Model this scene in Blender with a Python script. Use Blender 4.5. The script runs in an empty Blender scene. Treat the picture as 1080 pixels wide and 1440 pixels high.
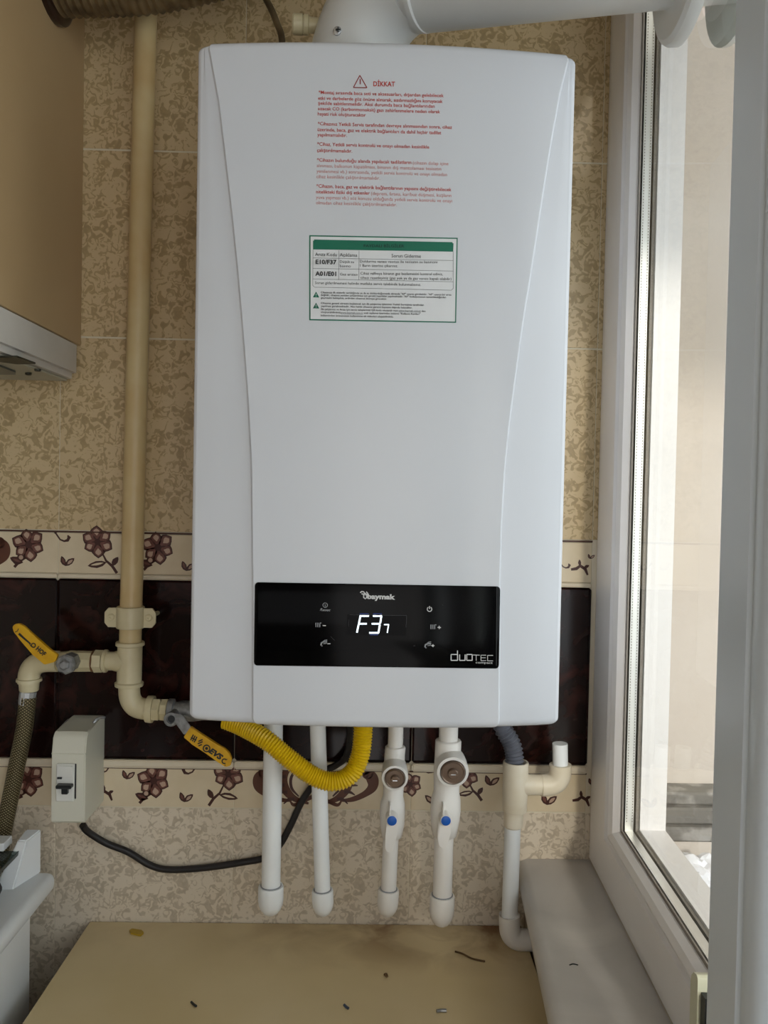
import bpy, bmesh, math, random
from mathutils import Vector, Matrix, noise
random.seed(7)
scene = bpy.context.scene
COL = scene.collection
RAD = math.radians

# ------------------------------------------------------------------ camera, sky, light, exposure
FPX, CX, CY = 1150.0, 540.0, 720.0
CAM = Vector((0.0, -1.15, 1.45))
def _axes(yaw, pitch, roll):
    ya, pi, ro = RAD(yaw), RAD(pitch), RAD(roll)
    f = Vector((math.sin(ya)*math.cos(pi), math.cos(ya)*math.cos(pi), -math.sin(pi)))
    r0 = f.cross(Vector((0, 0, 1))).normalized(); u0 = r0.cross(f)
    return f, math.cos(ro)*r0 + math.sin(ro)*u0, -math.sin(ro)*r0 + math.cos(ro)*u0
FW, RT, UP = _axes(1.1, 1.3, 1.15)
cd = bpy.data.cameras.new('camera'); cam = bpy.data.objects.new('camera', cd); COL.objects.link(cam)
cd.sensor_fit = 'AUTO'; cd.sensor_width = 36.0; cd.lens = FPX/1440.0*36.0; cd.clip_start = 0.02
m = Matrix((RT, UP, -FW)).transposed().to_4x4(); m.translation = CAM; cam.matrix_world = m
scene.camera = cam

scene.view_settings.view_transform = 'Standard'; scene.view_settings.look = 'None'
scene.view_settings.gamma = 1.0; scene.view_settings.use_curve_mapping = False
scene.view_settings.exposure = 0.18

w = bpy.data.worlds.new('sky'); scene.world = w; w.use_nodes = True
bg = w.node_tree.nodes['Background']; bg.inputs[0].default_value = (0.88, 0.93, 1.0, 1); bg.inputs[1].default_value = 3.0

def sun(name, d, energy, col, ang):
    l = bpy.data.lights.new(name, 'SUN'); l.energy = energy; l.color = col; l.angle = RAD(ang)
    o = bpy.data.objects.new(name, l); COL.objects.link(o)
    o.rotation_euler = Vector(d).to_track_quat('-Z', 'Y').to_euler(); return o
def area(name, loc, tgt, sx, sy, energy, col):
    l = bpy.data.lights.new(name, 'AREA'); l.shape = 'RECTANGLE'; l.size = sx; l.size_y = sy
    l.energy = energy; l.color = col
    o = bpy.data.objects.new(name, l); COL.objects.link(o); o.location = loc
    o.rotation_euler = (Vector(tgt)-Vector(loc)).to_track_quat('-Z', 'Y').to_euler(); return o
sun('low_sun', (-0.11, 1.0, -0.36), 1.6, (1.0, 0.91, 0.82), 4.0)
area('rear_window_daylight', (-.3, -3.1, 1.45), (0.0, 0, 1.2), 1.6, 1.0, 2.5, (.95, .97, 1.0))
area('door_daylight', (.20, -1.70, 1.0), (-.10, 0, .95), .75, 1.6, 5.0, (.99, .97, .96))

# ------------------------------------------------------------------ pixel -> point on a real plane
def ray(px, py): return FW*FPX + RT*(px-CX) - UP*(py-CY)
def at(px, py, Y=0.0):
    d = ray(px, py); return CAM + d*((Y-CAM.y)/d.y)
def atz(px, py, Z):
    d = ray(px, py); return CAM + d*((Z-CAM.z)/d.z)
def rw(wpx, Y): return 0.5*wpx*(Y+1.15)/FPX

# ------------------------------------------------------------------ materials
def lin(c):
    if isinstance(c, str):
        c = [int(c[i:i+2], 16)/255 for i in (1, 3, 5)]
        c = [v/12.92 if v <= .04045 else ((v+.055)/1.055)**2.4 for v in c]
    return (c[0], c[1], c[2], 1)
def mat(name, col, rough=.5, metal=0., spec=.5, emit=0., coat=0., col2=None, scale=20., lo=.4, hi=.65, detail=3., bump=0., bscale=200., dist=0.):
    m = bpy.data.materials.new(name); m.use_nodes = True; nt = m.node_tree
    b = nt.nodes['Principled BSDF']; b.inputs['Base Color'].default_value = lin(col)
    b.inputs['Roughness'].default_value = rough; b.inputs['Metallic'].default_value = metal
    b.inputs['Specular IOR Level'].default_value = spec; b.inputs['Coat Weight'].default_value = coat
    b.inputs['Coat Roughness'].default_value = .04
    if emit: b.inputs['Emission Color'].default_value = lin(col); b.inputs['Emission Strength'].default_value = emit
    tc = nt.nodes.new('ShaderNodeTexCoord')
    n = nt.nodes.new('ShaderNodeTexNoise'); nt.links.new(tc.outputs['Object'], n.inputs['Vector'])
    n.inputs['Scale'].default_value = scale; n.inputs['Detail'].default_value = detail; n.inputs['Distortion'].default_value = dist
    r = nt.nodes.new('ShaderNodeValToRGB'); nt.links.new(n.outputs['Fac'], r.inputs[0])
    r.color_ramp.elements[0].position = lo; r.color_ramp.elements[1].position = hi
    c1 = lin(col)
    c2 = lin(col2) if col2 else tuple(v*.95 for v in c1[:3])+(1,)
    r.color_ramp.elements[0].color = c1; r.color_ramp.elements[1].color = c2
    nt.links.new(r.outputs[0], b.inputs['Base Color'])
    if bump:
        n2 = nt.nodes.new('ShaderNodeTexNoise'); n2.inputs['Scale'].default_value = bscale; n2.inputs['Detail'].default_value = 2
        nt.links.new(tc.outputs['Object'], n2.inputs['Vector'])
        bp = nt.nodes.new('ShaderNodeBump'); bp.inputs['Strength'].default_value = bump; bp.inputs['Distance'].default_value = .002
        nt.links.new(n2.outputs['Fac'], bp.inputs['Height']); nt.links.new(bp.outputs[0], b.inputs['Normal'])
    return m
def glass_mat(name, tint, refl=.035):
    m = bpy.data.materials.new(name); m.use_nodes = True; nt = m.node_tree; nt.nodes.remove(nt.nodes['Principled BSDF'])
    out = nt.nodes['Material Output']; t = nt.nodes.new('ShaderNodeBsdfTransparent'); t.inputs[0].default_value = lin(tint)
    g = nt.nodes.new('ShaderNodeBsdfGlossy'); g.inputs['Roughness'].default_value = .02
    lw = nt.nodes.new('ShaderNodeLayerWeight'); lw.inputs[0].default_value = .5
    pw = nt.nodes.new('ShaderNodeMath'); pw.operation = 'POWER'; nt.links.new(lw.outputs['Facing'], pw.inputs[0]); pw.inputs[1].default_value = 5.
    f = nt.nodes.new('ShaderNodeMath'); f.operation = 'MULTIPLY_ADD'; nt.links.new(pw.outputs[0], f.inputs[0]); f.inputs[1].default_value = .5; f.inputs[2].default_value = refl
    mx = nt.nodes.new('ShaderNodeMixShader'); nt.links.new(f.outputs[0], mx.inputs[0])
    nt.links.new(t.outputs[0], mx.inputs[1]); nt.links.new(g.outputs[0], mx.inputs[2]); nt.links.new(mx.outputs[0], out.inputs[0]); return m

MT = {}
MT['boiler'] = mat('boiler_enamel', '#d8dbe1', .27, coat=.05, scale=3)
MT['black'] = mat('black_gloss', '#050506', .12, spec=.1, scale=5)
MT['red'] = mat('red_print', '#c0392f', .6); MT['redl'] = mat('pale_red_print', '#cf8580', .6)
MT['dkred'] = mat('dark_red_print', '#8f2a2c', .6)
MT['paper'] = mat('sticker_paper', '#e6e8ea', .4); MT['green'] = mat('green_print', '#0c6f56', .5)
MT['dkgreen'] = mat('dark_green_print', '#0a3f34', .5)
MT['ink'] = mat('black_print', '#1c1f22', .6); MT['grey_ink'] = mat('grey_print', '#585c60', .6)
MT['wprint'] = mat('white_print', '#d5d5d5', .5); MT['gprint'] = mat('grey_white_print', '#8d8f92', .5)
MT['seg'] = mat('lit_segment', '#e6f6ff', .5, emit=1.3); MT['segdim'] = mat('ghost_segment', '#142a66', .5, emit=.35)
MT['frame_line'] = mat('display_edge', '#2a2b2e', .5)
MT['lcd'] = mat('display_glass', '#040406', .12, spec=.08)
MT['ppr'] = mat('white_plastic_pipe', '#e8e4de', .35, scale=12)
MT['pprw'] = mat('bright_white_plastic_pipe', '#eef0f0', .33, scale=12)
MT['blue'] = mat('blue_cap', '#1257b0', .35); MT['brass'] = mat('brown_brass', '#7d6a5c', .35, metal=.55)
MT['cream'] = mat('cream_paint_pipe', '#d2c7a4', .36, scale=30, col2='#c9bd98')
MT['tan'] = mat('tan_paint_pipe', '#cdb88a', .38, scale=14, col2='#c4a877')
MT['rust'] = mat('rust_joint', '#6e4a2c', .7)
MT['steel'] = mat('dull_steel', '#9c9d9e', .36, metal=.5, bump=.25, bscale=300, col2='#7f807f', scale=120)
MT['chrome'] = mat('chrome', '#d0d3d6', .2, metal=.6)
MT['yellow'] = mat('yellow_hose', '#dcb70a', .38); MT['lever'] = mat('yellow_lever', '#dba90c', .42, col2='#cf9a08', scale=60)
MT['greyhose'] = mat('grey_hose', '#6d6f78', .38)
MT['pvcbeige'] = mat('beige_drain_plastic', '#e3d8c4', .4, col2='#dccfb6', scale=25)
MT['rubber'] = mat('black_cable', '#1a1618', .5)
MT['box'] = mat('breaker_housing', '#d3d1c2', .42, scale=10); MT['mcb'] = mat('breaker_module', '#dcdcd6', .4)
MT['toggle'] = mat('black_toggle', '#1b1d1f', .4)
MT['pvc'] = mat('window_profile', '#efebe9', .3, scale=6)
MT['pvcg'] = mat('sky_tinted_door_profile', '#d6dfe7', .32, scale=6)  # white door plastic with the blue of the sky light mixed into its colour
MT['gasket'] = mat('gasket', '#8d857c', .6)
MT['spacer'] = mat('aluminium_spacer', '#d9d8d2', .35, metal=.6); MT['dot'] = mat('spacer_hole', '#6d675c', .6)
MT['creamtrim'] = mat('cream_end_strip', '#d5d3b8', .4)
MT['glass'] = glass_mat('clear_glass', '#f4f6f4'); MT['lidglass'] = glass_mat('lid_glass', '#b6c2c0')
MT['glassedge'] = mat('glass_edge', '#1d2b2b', .3)
MT['marble'] = mat('sill_marble', '#cfcac4', .35, col2='#b5b1ad', scale=7, lo=.35, hi=.7, detail=5, dist=.8)
MT['stone'] = mat('grimy_sill_base', '#9b8b74', .7, col2='#6e6049', scale=18, lo=.35, hi=.7)
MT['enamel'] = mat('stove_enamel', '#dfe2e4', .3, scale=4); MT['iron'] = mat('black_iron', '#141517', .5, bump=.3)
MT['veneer'] = mat('cabinet_laminate', '#bda27a', .42, col2='#b59971', scale=3); MT['cabedge'] = mat('cabinet_inside', '#57442c', .6)
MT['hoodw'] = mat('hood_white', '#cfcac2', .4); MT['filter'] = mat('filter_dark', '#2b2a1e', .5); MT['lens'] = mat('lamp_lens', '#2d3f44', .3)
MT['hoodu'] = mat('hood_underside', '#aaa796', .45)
MT['duct'] = mat('grimy_duct', '#7d6a4d', .55, col2='#4a3c28', scale=30, metal=.25); MT['ductend'] = mat('duct_collar', '#2b1a14', .3)
MT['plaster'] = mat('room_plaster', '#d8cfc0', .9); MT['floor'] = mat('floor_tile', '#a99a86', .5)
MT['balcony'] = mat('balcony_plaster', '#cfc5bb', .95, col2='#c8bcb0', scale=4, bump=.2, bscale=60)
MT['concrete'] = mat('bare_concrete', '#6c6965', .95, col2='#9a9691', scale=26, lo=.46, hi=.56, detail=5, bump=.6, bscale=80)
MT['bag'] = mat('white_bag', '#e6e6ea', .4)
MT['flue'] = mat('flue_enamel', '#dadbd9', .28, scale=5)
MT['grout'] = mat('grout', '#dcd3bd', .9)
MT['dkwall'] = mat('rear_wall_paint', '#8a7a66', .9)

def tile_mat(name, base, leaf, scale, rough):
    m = bpy.data.materials.new(name); m.use_nodes = True; nt = m.node_tree; b = nt.nodes['Principled BSDF']
    tc = nt.nodes.new('ShaderNodeTexCoord'); n0 = nt.nodes.new('ShaderNodeTexNoise'); n0.inputs['Scale'].default_value = scale*.8; n0.inputs['Detail'].default_value = 1
    sub = nt.nodes.new('ShaderNodeVectorMath'); sub.operation = 'SUBTRACT'; sub.inputs[1].default_value = (.5, .5, .5)
    sc = nt.nodes.new('ShaderNodeVectorMath'); sc.operation = 'SCALE'; sc.inputs['Scale'].default_value = 2.6/scale
    ad = nt.nodes.new('ShaderNodeVectorMath'); ad.operation = 'ADD'
    nt.links.new(tc.outputs['Object'], n0.inputs['Vector']); nt.links.new(n0.outputs['Color'], sub.inputs[0]); nt.links.new(sub.outputs[0], sc.inputs[0])
    nt.links.new(tc.outputs['Object'], ad.inputs[0]); nt.links.new(sc.outputs[0], ad.inputs[1])
    n = nt.nodes.new('ShaderNodeTexNoise'); n.inputs['Scale'].default_value = scale; n.inputs['Detail'].default_value = 1.2; n.inputs['Distortion'].default_value = 1.2
    nt.links.new(ad.outputs[0], n.inputs['Vector'])
    r = nt.nodes.new('ShaderNodeValToRGB'); e = r.color_ramp.elements
    e[0].position = .50; e[0].color = lin(base); e[1].position = .55; e[1].color = lin(leaf)
    x = e.new(.72); x.color = tuple(.86*v for v in lin(leaf)[:3])+(1,)
    nt.links.new(n.outputs['Fac'], r.inputs[0]); nt.links.new(r.outputs[0], b.inputs['Base Color'])
    b.inputs['Roughness'].default_value = rough
    return m
MT['tile'] = tile_mat('damask_tile', '#cdb68e', '#b29a71', 84, .3)
MT['tile2'] = tile_mat('pale_damask_tile', '#dccfbb', '#c6b7a1', 84, .3)
MT['dark'] = mat('dark_marbled_tile', '#180b09', .16, spec=.28, col2='#3a1c17', scale=22, lo=.45, hi=.75, detail=4, dist=1.5)
MT['border'] = mat('border_tile', '#ddcdb0', .3, col2='#d8c7a8', scale=30); MT['trim'] = mat('trim_strip', '#dfd3bd', .3)
MT['brown'] = mat('brown_line', '#4a2a1c', .4)
MT['f0'] = mat('flower_outline', '#43201a', .35); MT['f1'] = mat('flower_petal', '#75493f', .35, col2='#5f382f', scale=150); MT['f2'] = mat('flower_light', '#bb9d89', .35)
MT['m0'] = mat('medallion_brown', '#5a2f1c', .35)

def board_mat():
    m = mat('worktop_laminate', '#d8c49a', .34, col2='#cfba8d', scale=5); nt = m.node_tree; b = nt.nodes['Principled BSDF']
    src = b.inputs['Base Color'].links[0].from_socket
    tc = nt.nodes.new('ShaderNodeTexCoord'); sx = nt.nodes.new('ShaderNodeSeparateXYZ'); nt.links.new(tc.outputs['Object'], sx.inputs[0])
    n = nt.nodes.new('ShaderNodeTexNoise'); n.inputs['Scale'].default_value = 14; n.inputs['Detail'].default_value = 6; n.inputs['Distortion'].default_value = .6
    nt.links.new(tc.outputs['Object'], n.inputs['Vector'])
    # old water stain: strongest along the wall edge right of the middle (object origin is the worktop's centre)
    def mr(sock, a, b_, c, d):
        k = nt.nodes.new('ShaderNodeMapRange'); nt.links.new(sock, k.inputs[0]); k.inputs[1].default_value = a; k.inputs[2].default_value = b_; k.inputs[3].default_value = c; k.inputs[4].default_value = d; return k.outputs[0]
    def mul(a, c):
        k = nt.nodes.new('ShaderNodeMath'); k.operation = 'MULTIPLY'; nt.links.new(a, k.inputs[0]); nt.links.new(c, k.inputs[1]); return k.outputs[0]
    fx = mr(sx.outputs['X'], -.12, .16, .12, 1.0); fy = mr(sx.outputs['Y'], .17, .298, 0., 1.0); fn = mr(n.outputs['Fac'], .36, .62, 0., 1.)
    fac = mul(mul(fx, fy), fn)
    mx = nt.nodes.new('ShaderNodeMix'); mx.data_type = 'RGBA'; nt.links.new(fac, mx.inputs[0]); nt.links.new(src, mx.inputs[6]); mx.inputs[7].default_value = lin('#74481c')
    nt.links.new(mx.outputs[2], b.inputs['Base Color']); return m
MT['board'] = board_mat()
def braid_mat():
    m = bpy.data.materials.new('braided_steel'); m.use_nodes = True; nt = m.node_tree; b = nt.nodes['Principled BSDF']
    uv = nt.nodes.new('ShaderNodeTexCoord'); outs = []
    for s in (1, -1):
        mp = nt.nodes.new('ShaderNodeMapping'); mp.inputs['Rotation'].default_value = (0, 0, s*RAD(38)); nt.links.new(uv.outputs['UV'], mp.inputs[0])
        wv = nt.nodes.new('ShaderNodeTexWave'); wv.inputs['Scale'].default_value = 100; wv.inputs['Distortion'].default_value = .6; nt.links.new(mp.outputs[0], wv.inputs[0]); outs.append(wv.outputs['Fac'])
    k = nt.nodes.new('ShaderNodeMath'); k.operation = 'MULTIPLY'; nt.links.new(outs[0], k.inputs[0]); nt.links.new(outs[1], k.inputs[1])
    r = nt.nodes.new('ShaderNodeValToRGB'); r.color_ramp.elements[0].color = lin('#4a412b'); r.color_ramp.elements[1].color = lin('#b8aa82'); r.color_ramp.elements[0].position = .2; r.color_ramp.elements[1].position = .8
    nt.links.new(k.outputs[0], r.inputs[0]); nt.links.new(r.outputs[0], b.inputs['Base Color']); b.inputs['Metallic'].default_value = .5; b.inputs['Roughness'].default_value = .42
    bp = nt.nodes.new('ShaderNodeBump'); bp.inputs['Distance'].default_value = .001; bp.inputs['Strength'].default_value = .8; nt.links.new(k.outputs[0], bp.inputs['Height']); nt.links.new(bp.outputs[0], b.inputs['Normal'])
    return m
MT['braid'] = braid_mat()

# ------------------------------------------------------------------ object helpers
ROOT = {}
def thing(name, label, cat, loc, group=None):
    o = bpy.data.objects.new(name, None); COL.objects.link(o); o.location = loc; o.empty_display_size = .02
    o['label'] = label; o['category'] = cat
    if group: o['group'] = group
    ROOT[o.name] = Vector(loc); return o
def tag(o, label, cat, group=None):
    o['label'] = label; o['category'] = cat
    if group: o['group'] = group
    return o
def obj(name, bm, mats, parent=None, label=None, kind=None, origin=None, smooth=35):
    me = bpy.data.meshes.new(name)
    bmesh.ops.recalc_face_normals(bm, faces=bm.faces) if not getattr(bm, 'nr', False) else None
    bm.to_mesh(me); bm.free()
    if not isinstance(mats, (list, tuple)): mats = [mats]
    for k in mats: me.materials.append(MT[k])
    if smooth:
        me.polygons.foreach_set('use_smooth', [True]*len(me.polygons)); me.set_sharp_from_angle(angle=RAD(smooth))
    o = bpy.data.objects.new(name, me); COL.objects.link(o)
    if parent:
        L = ROOT[parent.name]; o.parent = parent
    else:
        if origin is None:
            xs = [v.co for v in me.vertices]
            lo = [min(c[i] for c in xs) for i in range(3)]; hi = [max(c[i] for c in xs) for i in range(3)]
            origin = ((lo[0]+hi[0])/2, (lo[1]+hi[1])/2, lo[2])
        L = Vector(origin); o.location = L
    ROOT[o.name] = L; me.transform(Matrix.Translation(-L))
    if label: o['label'] = label
    if kind: o['kind'] = kind
    return o
def BM(): return bmesh.new()
def box(bm, x0, x1, y0, y1, z0, z1, bev=0., seg=2, mi=0):
    vs = [bm.verts.new((x, y, z)) for x in (x0, x1) for y in (y0, y1) for z in (z0, z1)]
    fs = [bm.faces.new([vs[i] for i in q]) for q in ((0, 1, 3, 2), (4, 6, 7, 5), (0, 4, 5, 1), (2, 3, 7, 6), (0, 2, 6, 4), (1, 5, 7, 3))]
    bmesh.ops.recalc_face_normals(bm, faces=fs)
    for f in fs: f.material_index = mi
    if bev:
        es = list({e for f in fs for e in f.edges})
        r = bmesh.ops.bevel(bm, geom=es, offset=bev, segments=seg, affect='EDGES', profile=.5, material=-1)
        for f in r['faces']: f.material_index = mi
def hexa(bm, b4, t4, mi=0):
    v = [bm.verts.new(p) for p in list(b4)+list(t4)]
    fs = [bm.faces.new([v[i] for i in q]) for q in ((3, 2, 1, 0), (4, 5, 6, 7), (0, 1, 5, 4), (1, 2, 6, 5), (2, 3, 7, 6), (3, 0, 4, 7))]
    for f in fs: f.material_index = mi
def extrude(bm, pts, vec, mi=0):
    a = [bm.verts.new(p) for p in pts]; b = [bm.verts.new(Vector(p)+Vector(vec)) for p in pts]; n = len(a)
    fs = [bm.faces.new(a), bm.faces.new(list(reversed(b)))]
    for i in range(n): fs.append(bm.faces.new((a[i], b[i], b[(i+1) % n], a[(i+1) % n])))
    for f in fs: f.material_index = mi
def frame_of(t, ref=None):
    t = t.normalized()
    a = ref if ref is not None else (Vector((0, 0, 1)) if abs(t.z) < .9 else Vector((1, 0, 0)))
    u = (a - t*a.dot(t)).normalized(); return u, t.cross(u)
def tube(bm, pts, r, seg=16, cap=True, mi=0, phase=0.):
    pts = [Vector(p) for p in pts]; n = len(pts); rs = r if isinstance(r, (list, tuple)) else [r]*n
    uvl = bm.loops.layers.uv.verify(); rings = []; u = None; s = 0.; S = []
    for i in range(n):
        t = pts[min(i+1, n-1)]-pts[max(i-1, 0)]
        u, v = frame_of(t, u)
        if i: s += (pts[i]-pts[i-1]).length
        S.append(s)
        rings.append([bm.verts.new(pts[i]+(u*math.cos(a)+v*math.sin(a))*rs[i]) for a in (2*math.pi*k/seg+phase for k in range(seg))])
    circ = 2*math.pi*max(rs)
    for i in range(n-1):
        for k in range(seg):
            k2 = (k+1) % seg
            f = bm.faces.new((rings[i][k], rings[i][k2], rings[i+1][k2], rings[i+1][k])); f.material_index = mi
            for lp, (uu, vv) in zip(f.loops, ((S[i], k), (S[i], k+1), (S[i+1], k+1), (S[i+1], k))): lp[uvl].uv = (uu, vv/seg*circ)
    if cap:
        for rg in (rings[0], rings[-1]):
            f = bm.faces.new(rg); f.material_index = mi
def revolve(bm, o, ax, prof, seg=24, mi=0, phase=0., cap=True):
    o = Vector(o); ax = Vector(ax).normalized(); u, v = frame_of(ax); rings = []
    for t, r in prof:
        rings.append([bm.verts.new(o+ax*t+(u*math.cos(a)+v*math.sin(a))*max(r, 1e-5)) for a in (2*math.pi*k/seg+phase for k in range(seg))])
    for i in range(len(prof)-1):
        for k in range(seg):
            k2 = (k+1) % seg; f = bm.faces.new((rings[i][k], rings[i][k2], rings[i+1][k2], rings[i+1][k])); f.material_index = mi
    if cap:
        for rg in (rings[0], rings[-1]): bm.faces.new(rg).material_index = mi
def crv(pts, n=10):
    P = [Vector(p) for p in pts]; P = [P[0]*2-P[1]]+P+[P[-1]*2-P[-2]]; out = []
    for i in range(1, len(P)-2):
        a, b, c, d = P[i-1:i+3]
        for k in range(n):
            t = k/n; out.append(.5*((2*b)+(c-a)*t+(2*a-5*b+4*c-d)*t*t+(3*b-a-3*c+d)*t**3))
    out.append(P[-2]); return out
def resample(pts, step):
    out = [pts[0]]; acc = 0.
    for a, b in zip(pts, pts[1:]):
        L = (b-a).length; d = step-acc
        while d <= L:
            out.append(a+(b-a)*(d/L)); d += step
        acc = (acc+L) % step if L else acc
    return out
def corrugated(bm, path, r, amp, pitch, seg=16, mi=0):
    p = resample(crv(path, 24), pitch/4); rs = [r+amp*math.cos(2*math.pi*i/4) for i in range(len(p))]
    tube(bm, p, rs, seg, True, mi)
def dup(o, parent=None):
    c = o.copy(); COL.objects.link(c); c.parent = parent; return c

# decals: thin print laid on a surface; surf(px,py,layer) -> point
class Decal:
    def __init__(s, surf): s.bm = BM(); s.surf = surf; s.mats = []
    def mi(s, k):
        if k not in s.mats: s.mats.append(k)
        return s.mats.index(k)
    def poly(s, pts, k, layer=1):
        try:
            f = s.bm.faces.new([s.bm.verts.new(s.surf(x, y, layer)) for x, y in pts]); f.material_index = s.mi(k)
        except ValueError: pass
    def stroke(s, pts, wd, k, layer=1):
        n = len(pts); ws = wd if isinstance(wd, (list, tuple)) else [wd]*n; a = []
        for i, (x, y) in enumerate(pts):
            x0, y0 = pts[max(i-1, 0)]; x1, y1 = pts[min(i+1, n-1)]; dx, dy = x1-x0, y1-y0; L = math.hypot(dx, dy) or 1
            a.append(((x-dy/L*ws[i]/2, y+dx/L*ws[i]/2), (x+dy/L*ws[i]/2, y-dx/L*ws[i]/2)))
        for i in range(n-1): s.poly([a[i][0], a[i][1], a[i+1][1], a[i+1][0]], k, layer)
    def lines(s, segs, wd, k, layer=1):
        for x0, y0, x1, y1 in segs:
            n = max(1, int(math.hypot(x1-x0, y1-y0)/12)); s.stroke([(x0+(x1-x0)*i/n, y0+(y1-y0)*i/n) for i in range(n+1)], wd, k, layer)
    def ring(s, x, y, r, wd, k, layer=1, a0=0, a1=360, n=20):
        s.stroke([(x+r*math.cos(RAD(a0+(a1-a0)*i/n)), y+r*math.sin(RAD(a0+(a1-a0)*i/n))) for i in range(n+1)], wd, k, layer)
    def disc(s, x, y, r, k, layer=1, n=16, ry=None, rot=0):
        ry = ry or r; c, q = math.cos(rot), math.sin(rot); pts = []
        for i in range(n):
            a = 2*math.pi*i/n; ex, ey = r*math.cos(a), ry*math.sin(a); pts.append((x+ex*c-ey*q, y+ex*q+ey*c))
        s.poly(pts, k, layer)
    def text(s, t, p0, p1, em, k, layer=1, bold=0., shear=0.):
        vs, fs, wdt, mid = text_geo(t, bold, shear); dx, dy = p1[0]-p0[0], p1[1]-p0[1]; L = math.hypot(dx, dy); ux, uy = dx/L, dy/L
        bv = []
        for x, y in vs:
            a = x/wdt*L; b = (y-mid)*em; bv.append(s.bm.verts.new(s.surf(p0[0]+ux*a+uy*b, p0[1]+uy*a-ux*b, layer)))
        for f in fs:
            try: s.bm.faces.new([bv[i] for i in f]).material_index = s.mi(k)
            except ValueError: pass
    def done(s, name, parent, label=None, kind=None):
        return obj(name, s.bm, s.mats, parent, label, kind, smooth=0)
_tc = bpy.data.curves.new('lettering', 'FONT'); _to = bpy.data.objects.new('lettering', _tc); COL.objects.link(_to); _tc.resolution_u = 2
def text_geo(t, bold, shear):
    _tc.body = t; _tc.offset = bold; _tc.shear = shear; dg = bpy.context.evaluated_depsgraph_get(); dg.update()
    me = bpy.data.meshes.new_from_object(_to.evaluated_get(dg)); vs = [(v.co.x, v.co.y) for v in me.vertices]
    fs = [tuple(p.vertices) for p in me.polygons]; bpy.data.meshes.remove(me)
    x0 = min(v[0] for v in vs); vs = [(x-x0, y) for x, y in vs]
    return vs, fs, max(v[0] for v in vs), .26
def flat(Y, off=-.0004): return lambda px, py, l=1: at(px, py, Y+off*l)

# ================================================================== THE SETTING
XL, YB = -1.35, -3.25
b = BM(); box(b, XL, .36, .0007, .12, 0, 2.6); wall_back = obj('wall_back', b, 'grout', kind='structure', origin=(0, 0, 0))
b = BM(); box(b, XL-.1, XL, YB, .1, 0, 2.6); obj('wall_left', b, 'plaster', kind='structure')
b = BM(); box(b, XL, .5, YB-.1, YB, 0, 2.6); obj('wall_rear', b, 'dkwall', kind='structure')
b = BM(); box(b, XL, .5, YB, .12, -.1, 0); obj('floor', b, 'floor', kind='structure')
b = BM(); box(b, XL, .5, YB, .12, 2.6, 2.7); obj('ceiling', b, 'plaster', kind='structure')

# tiles on the back wall ------------------------------------------------
XE = [-1.35, -1.182, -.932, -.682, -.432, -.182, .068, .318]
cache = {}
def tile(name, x0, x1, z0, z1, m, y0=0., th=.0016, bev=.0006, g=.0004, gz=0.):
    key = (name, round(x1-x0, 4), round(z1-z0, 4), m)
    if key not in cache:
        b = BM(); box(b, x0+g, x1-g, y0, y0+th, z0+max(g, gz), z1-max(g, gz), bev, 1); o = obj(name, b, m, wall_back, smooth=30)
        c = Vector(((x0+x1)/2, 0, (z0+z1)/2)); o.data.transform(Matrix.Translation(-c)); o.location = c
        cache[key] = o; return o
    c = dup(cache[key], wall_back); c.location = ((x0+x1)/2, 0, (z0+z1)/2); return c
ROWS = [(.47, .7365, 'tile2'), (.7365, 1.001, 'tile2'), (1.389, 1.659, 'tile'), (1.659, 1.918, 'tile'), (1.918, 2.177, 'tile'), (2.177, 2.436, 'tile')]
BT = {}
for i in range(len(XE)-1):
    a, c = XE[i], XE[i+1]
    for z0, z1, k in ROWS: tile('wall_tile', a, c, z0, z1, k, gz=.0012)
    tile('dark_tile', a, c, 1.0695, 1.3225, 'dark', y0=-.0008, bev=.003)
    for z0, z1, nm in ((1.001, 1.0565, 'l'), (1.329, 1.3865, 'u')):
        BT[(nm, i)] = tile('border_tile', a, c, z0, z1, 'border'); ROOT[BT[(nm, i)].name] = Vector(((a+c)/2, 0, (z0+z1)/2))
    tile('trim_strip', a, c, 1.0575, 1.0695, 'trim', y0=-.003, bev=.003, g=.0003)
    tile('brown_strip', a, c, 1.0555, 1.0575, 'brown', y0=-.0008, bev=.0003, g=0)
    tile('trim_strip', a, c, 1.3225, 1.3295, 'trim', y0=-.002, bev=.002, g=.0003)
    tile('brown_strip', a, c, 1.3865, 1.389, 'brown', y0=-.0008, bev=.0003, g=0)
# narrow cut pieces between the last full tile and the window frame
for z0, z1, k in ROWS: tile('wall_tile', .318, .335, z0, z1, k, gz=.0012)
b = BM(); box(b, .3185, .335, .0005, .0016, 1.001, 1.389); obj('plaster_filler', b, 'trim', wall_back)

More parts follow.
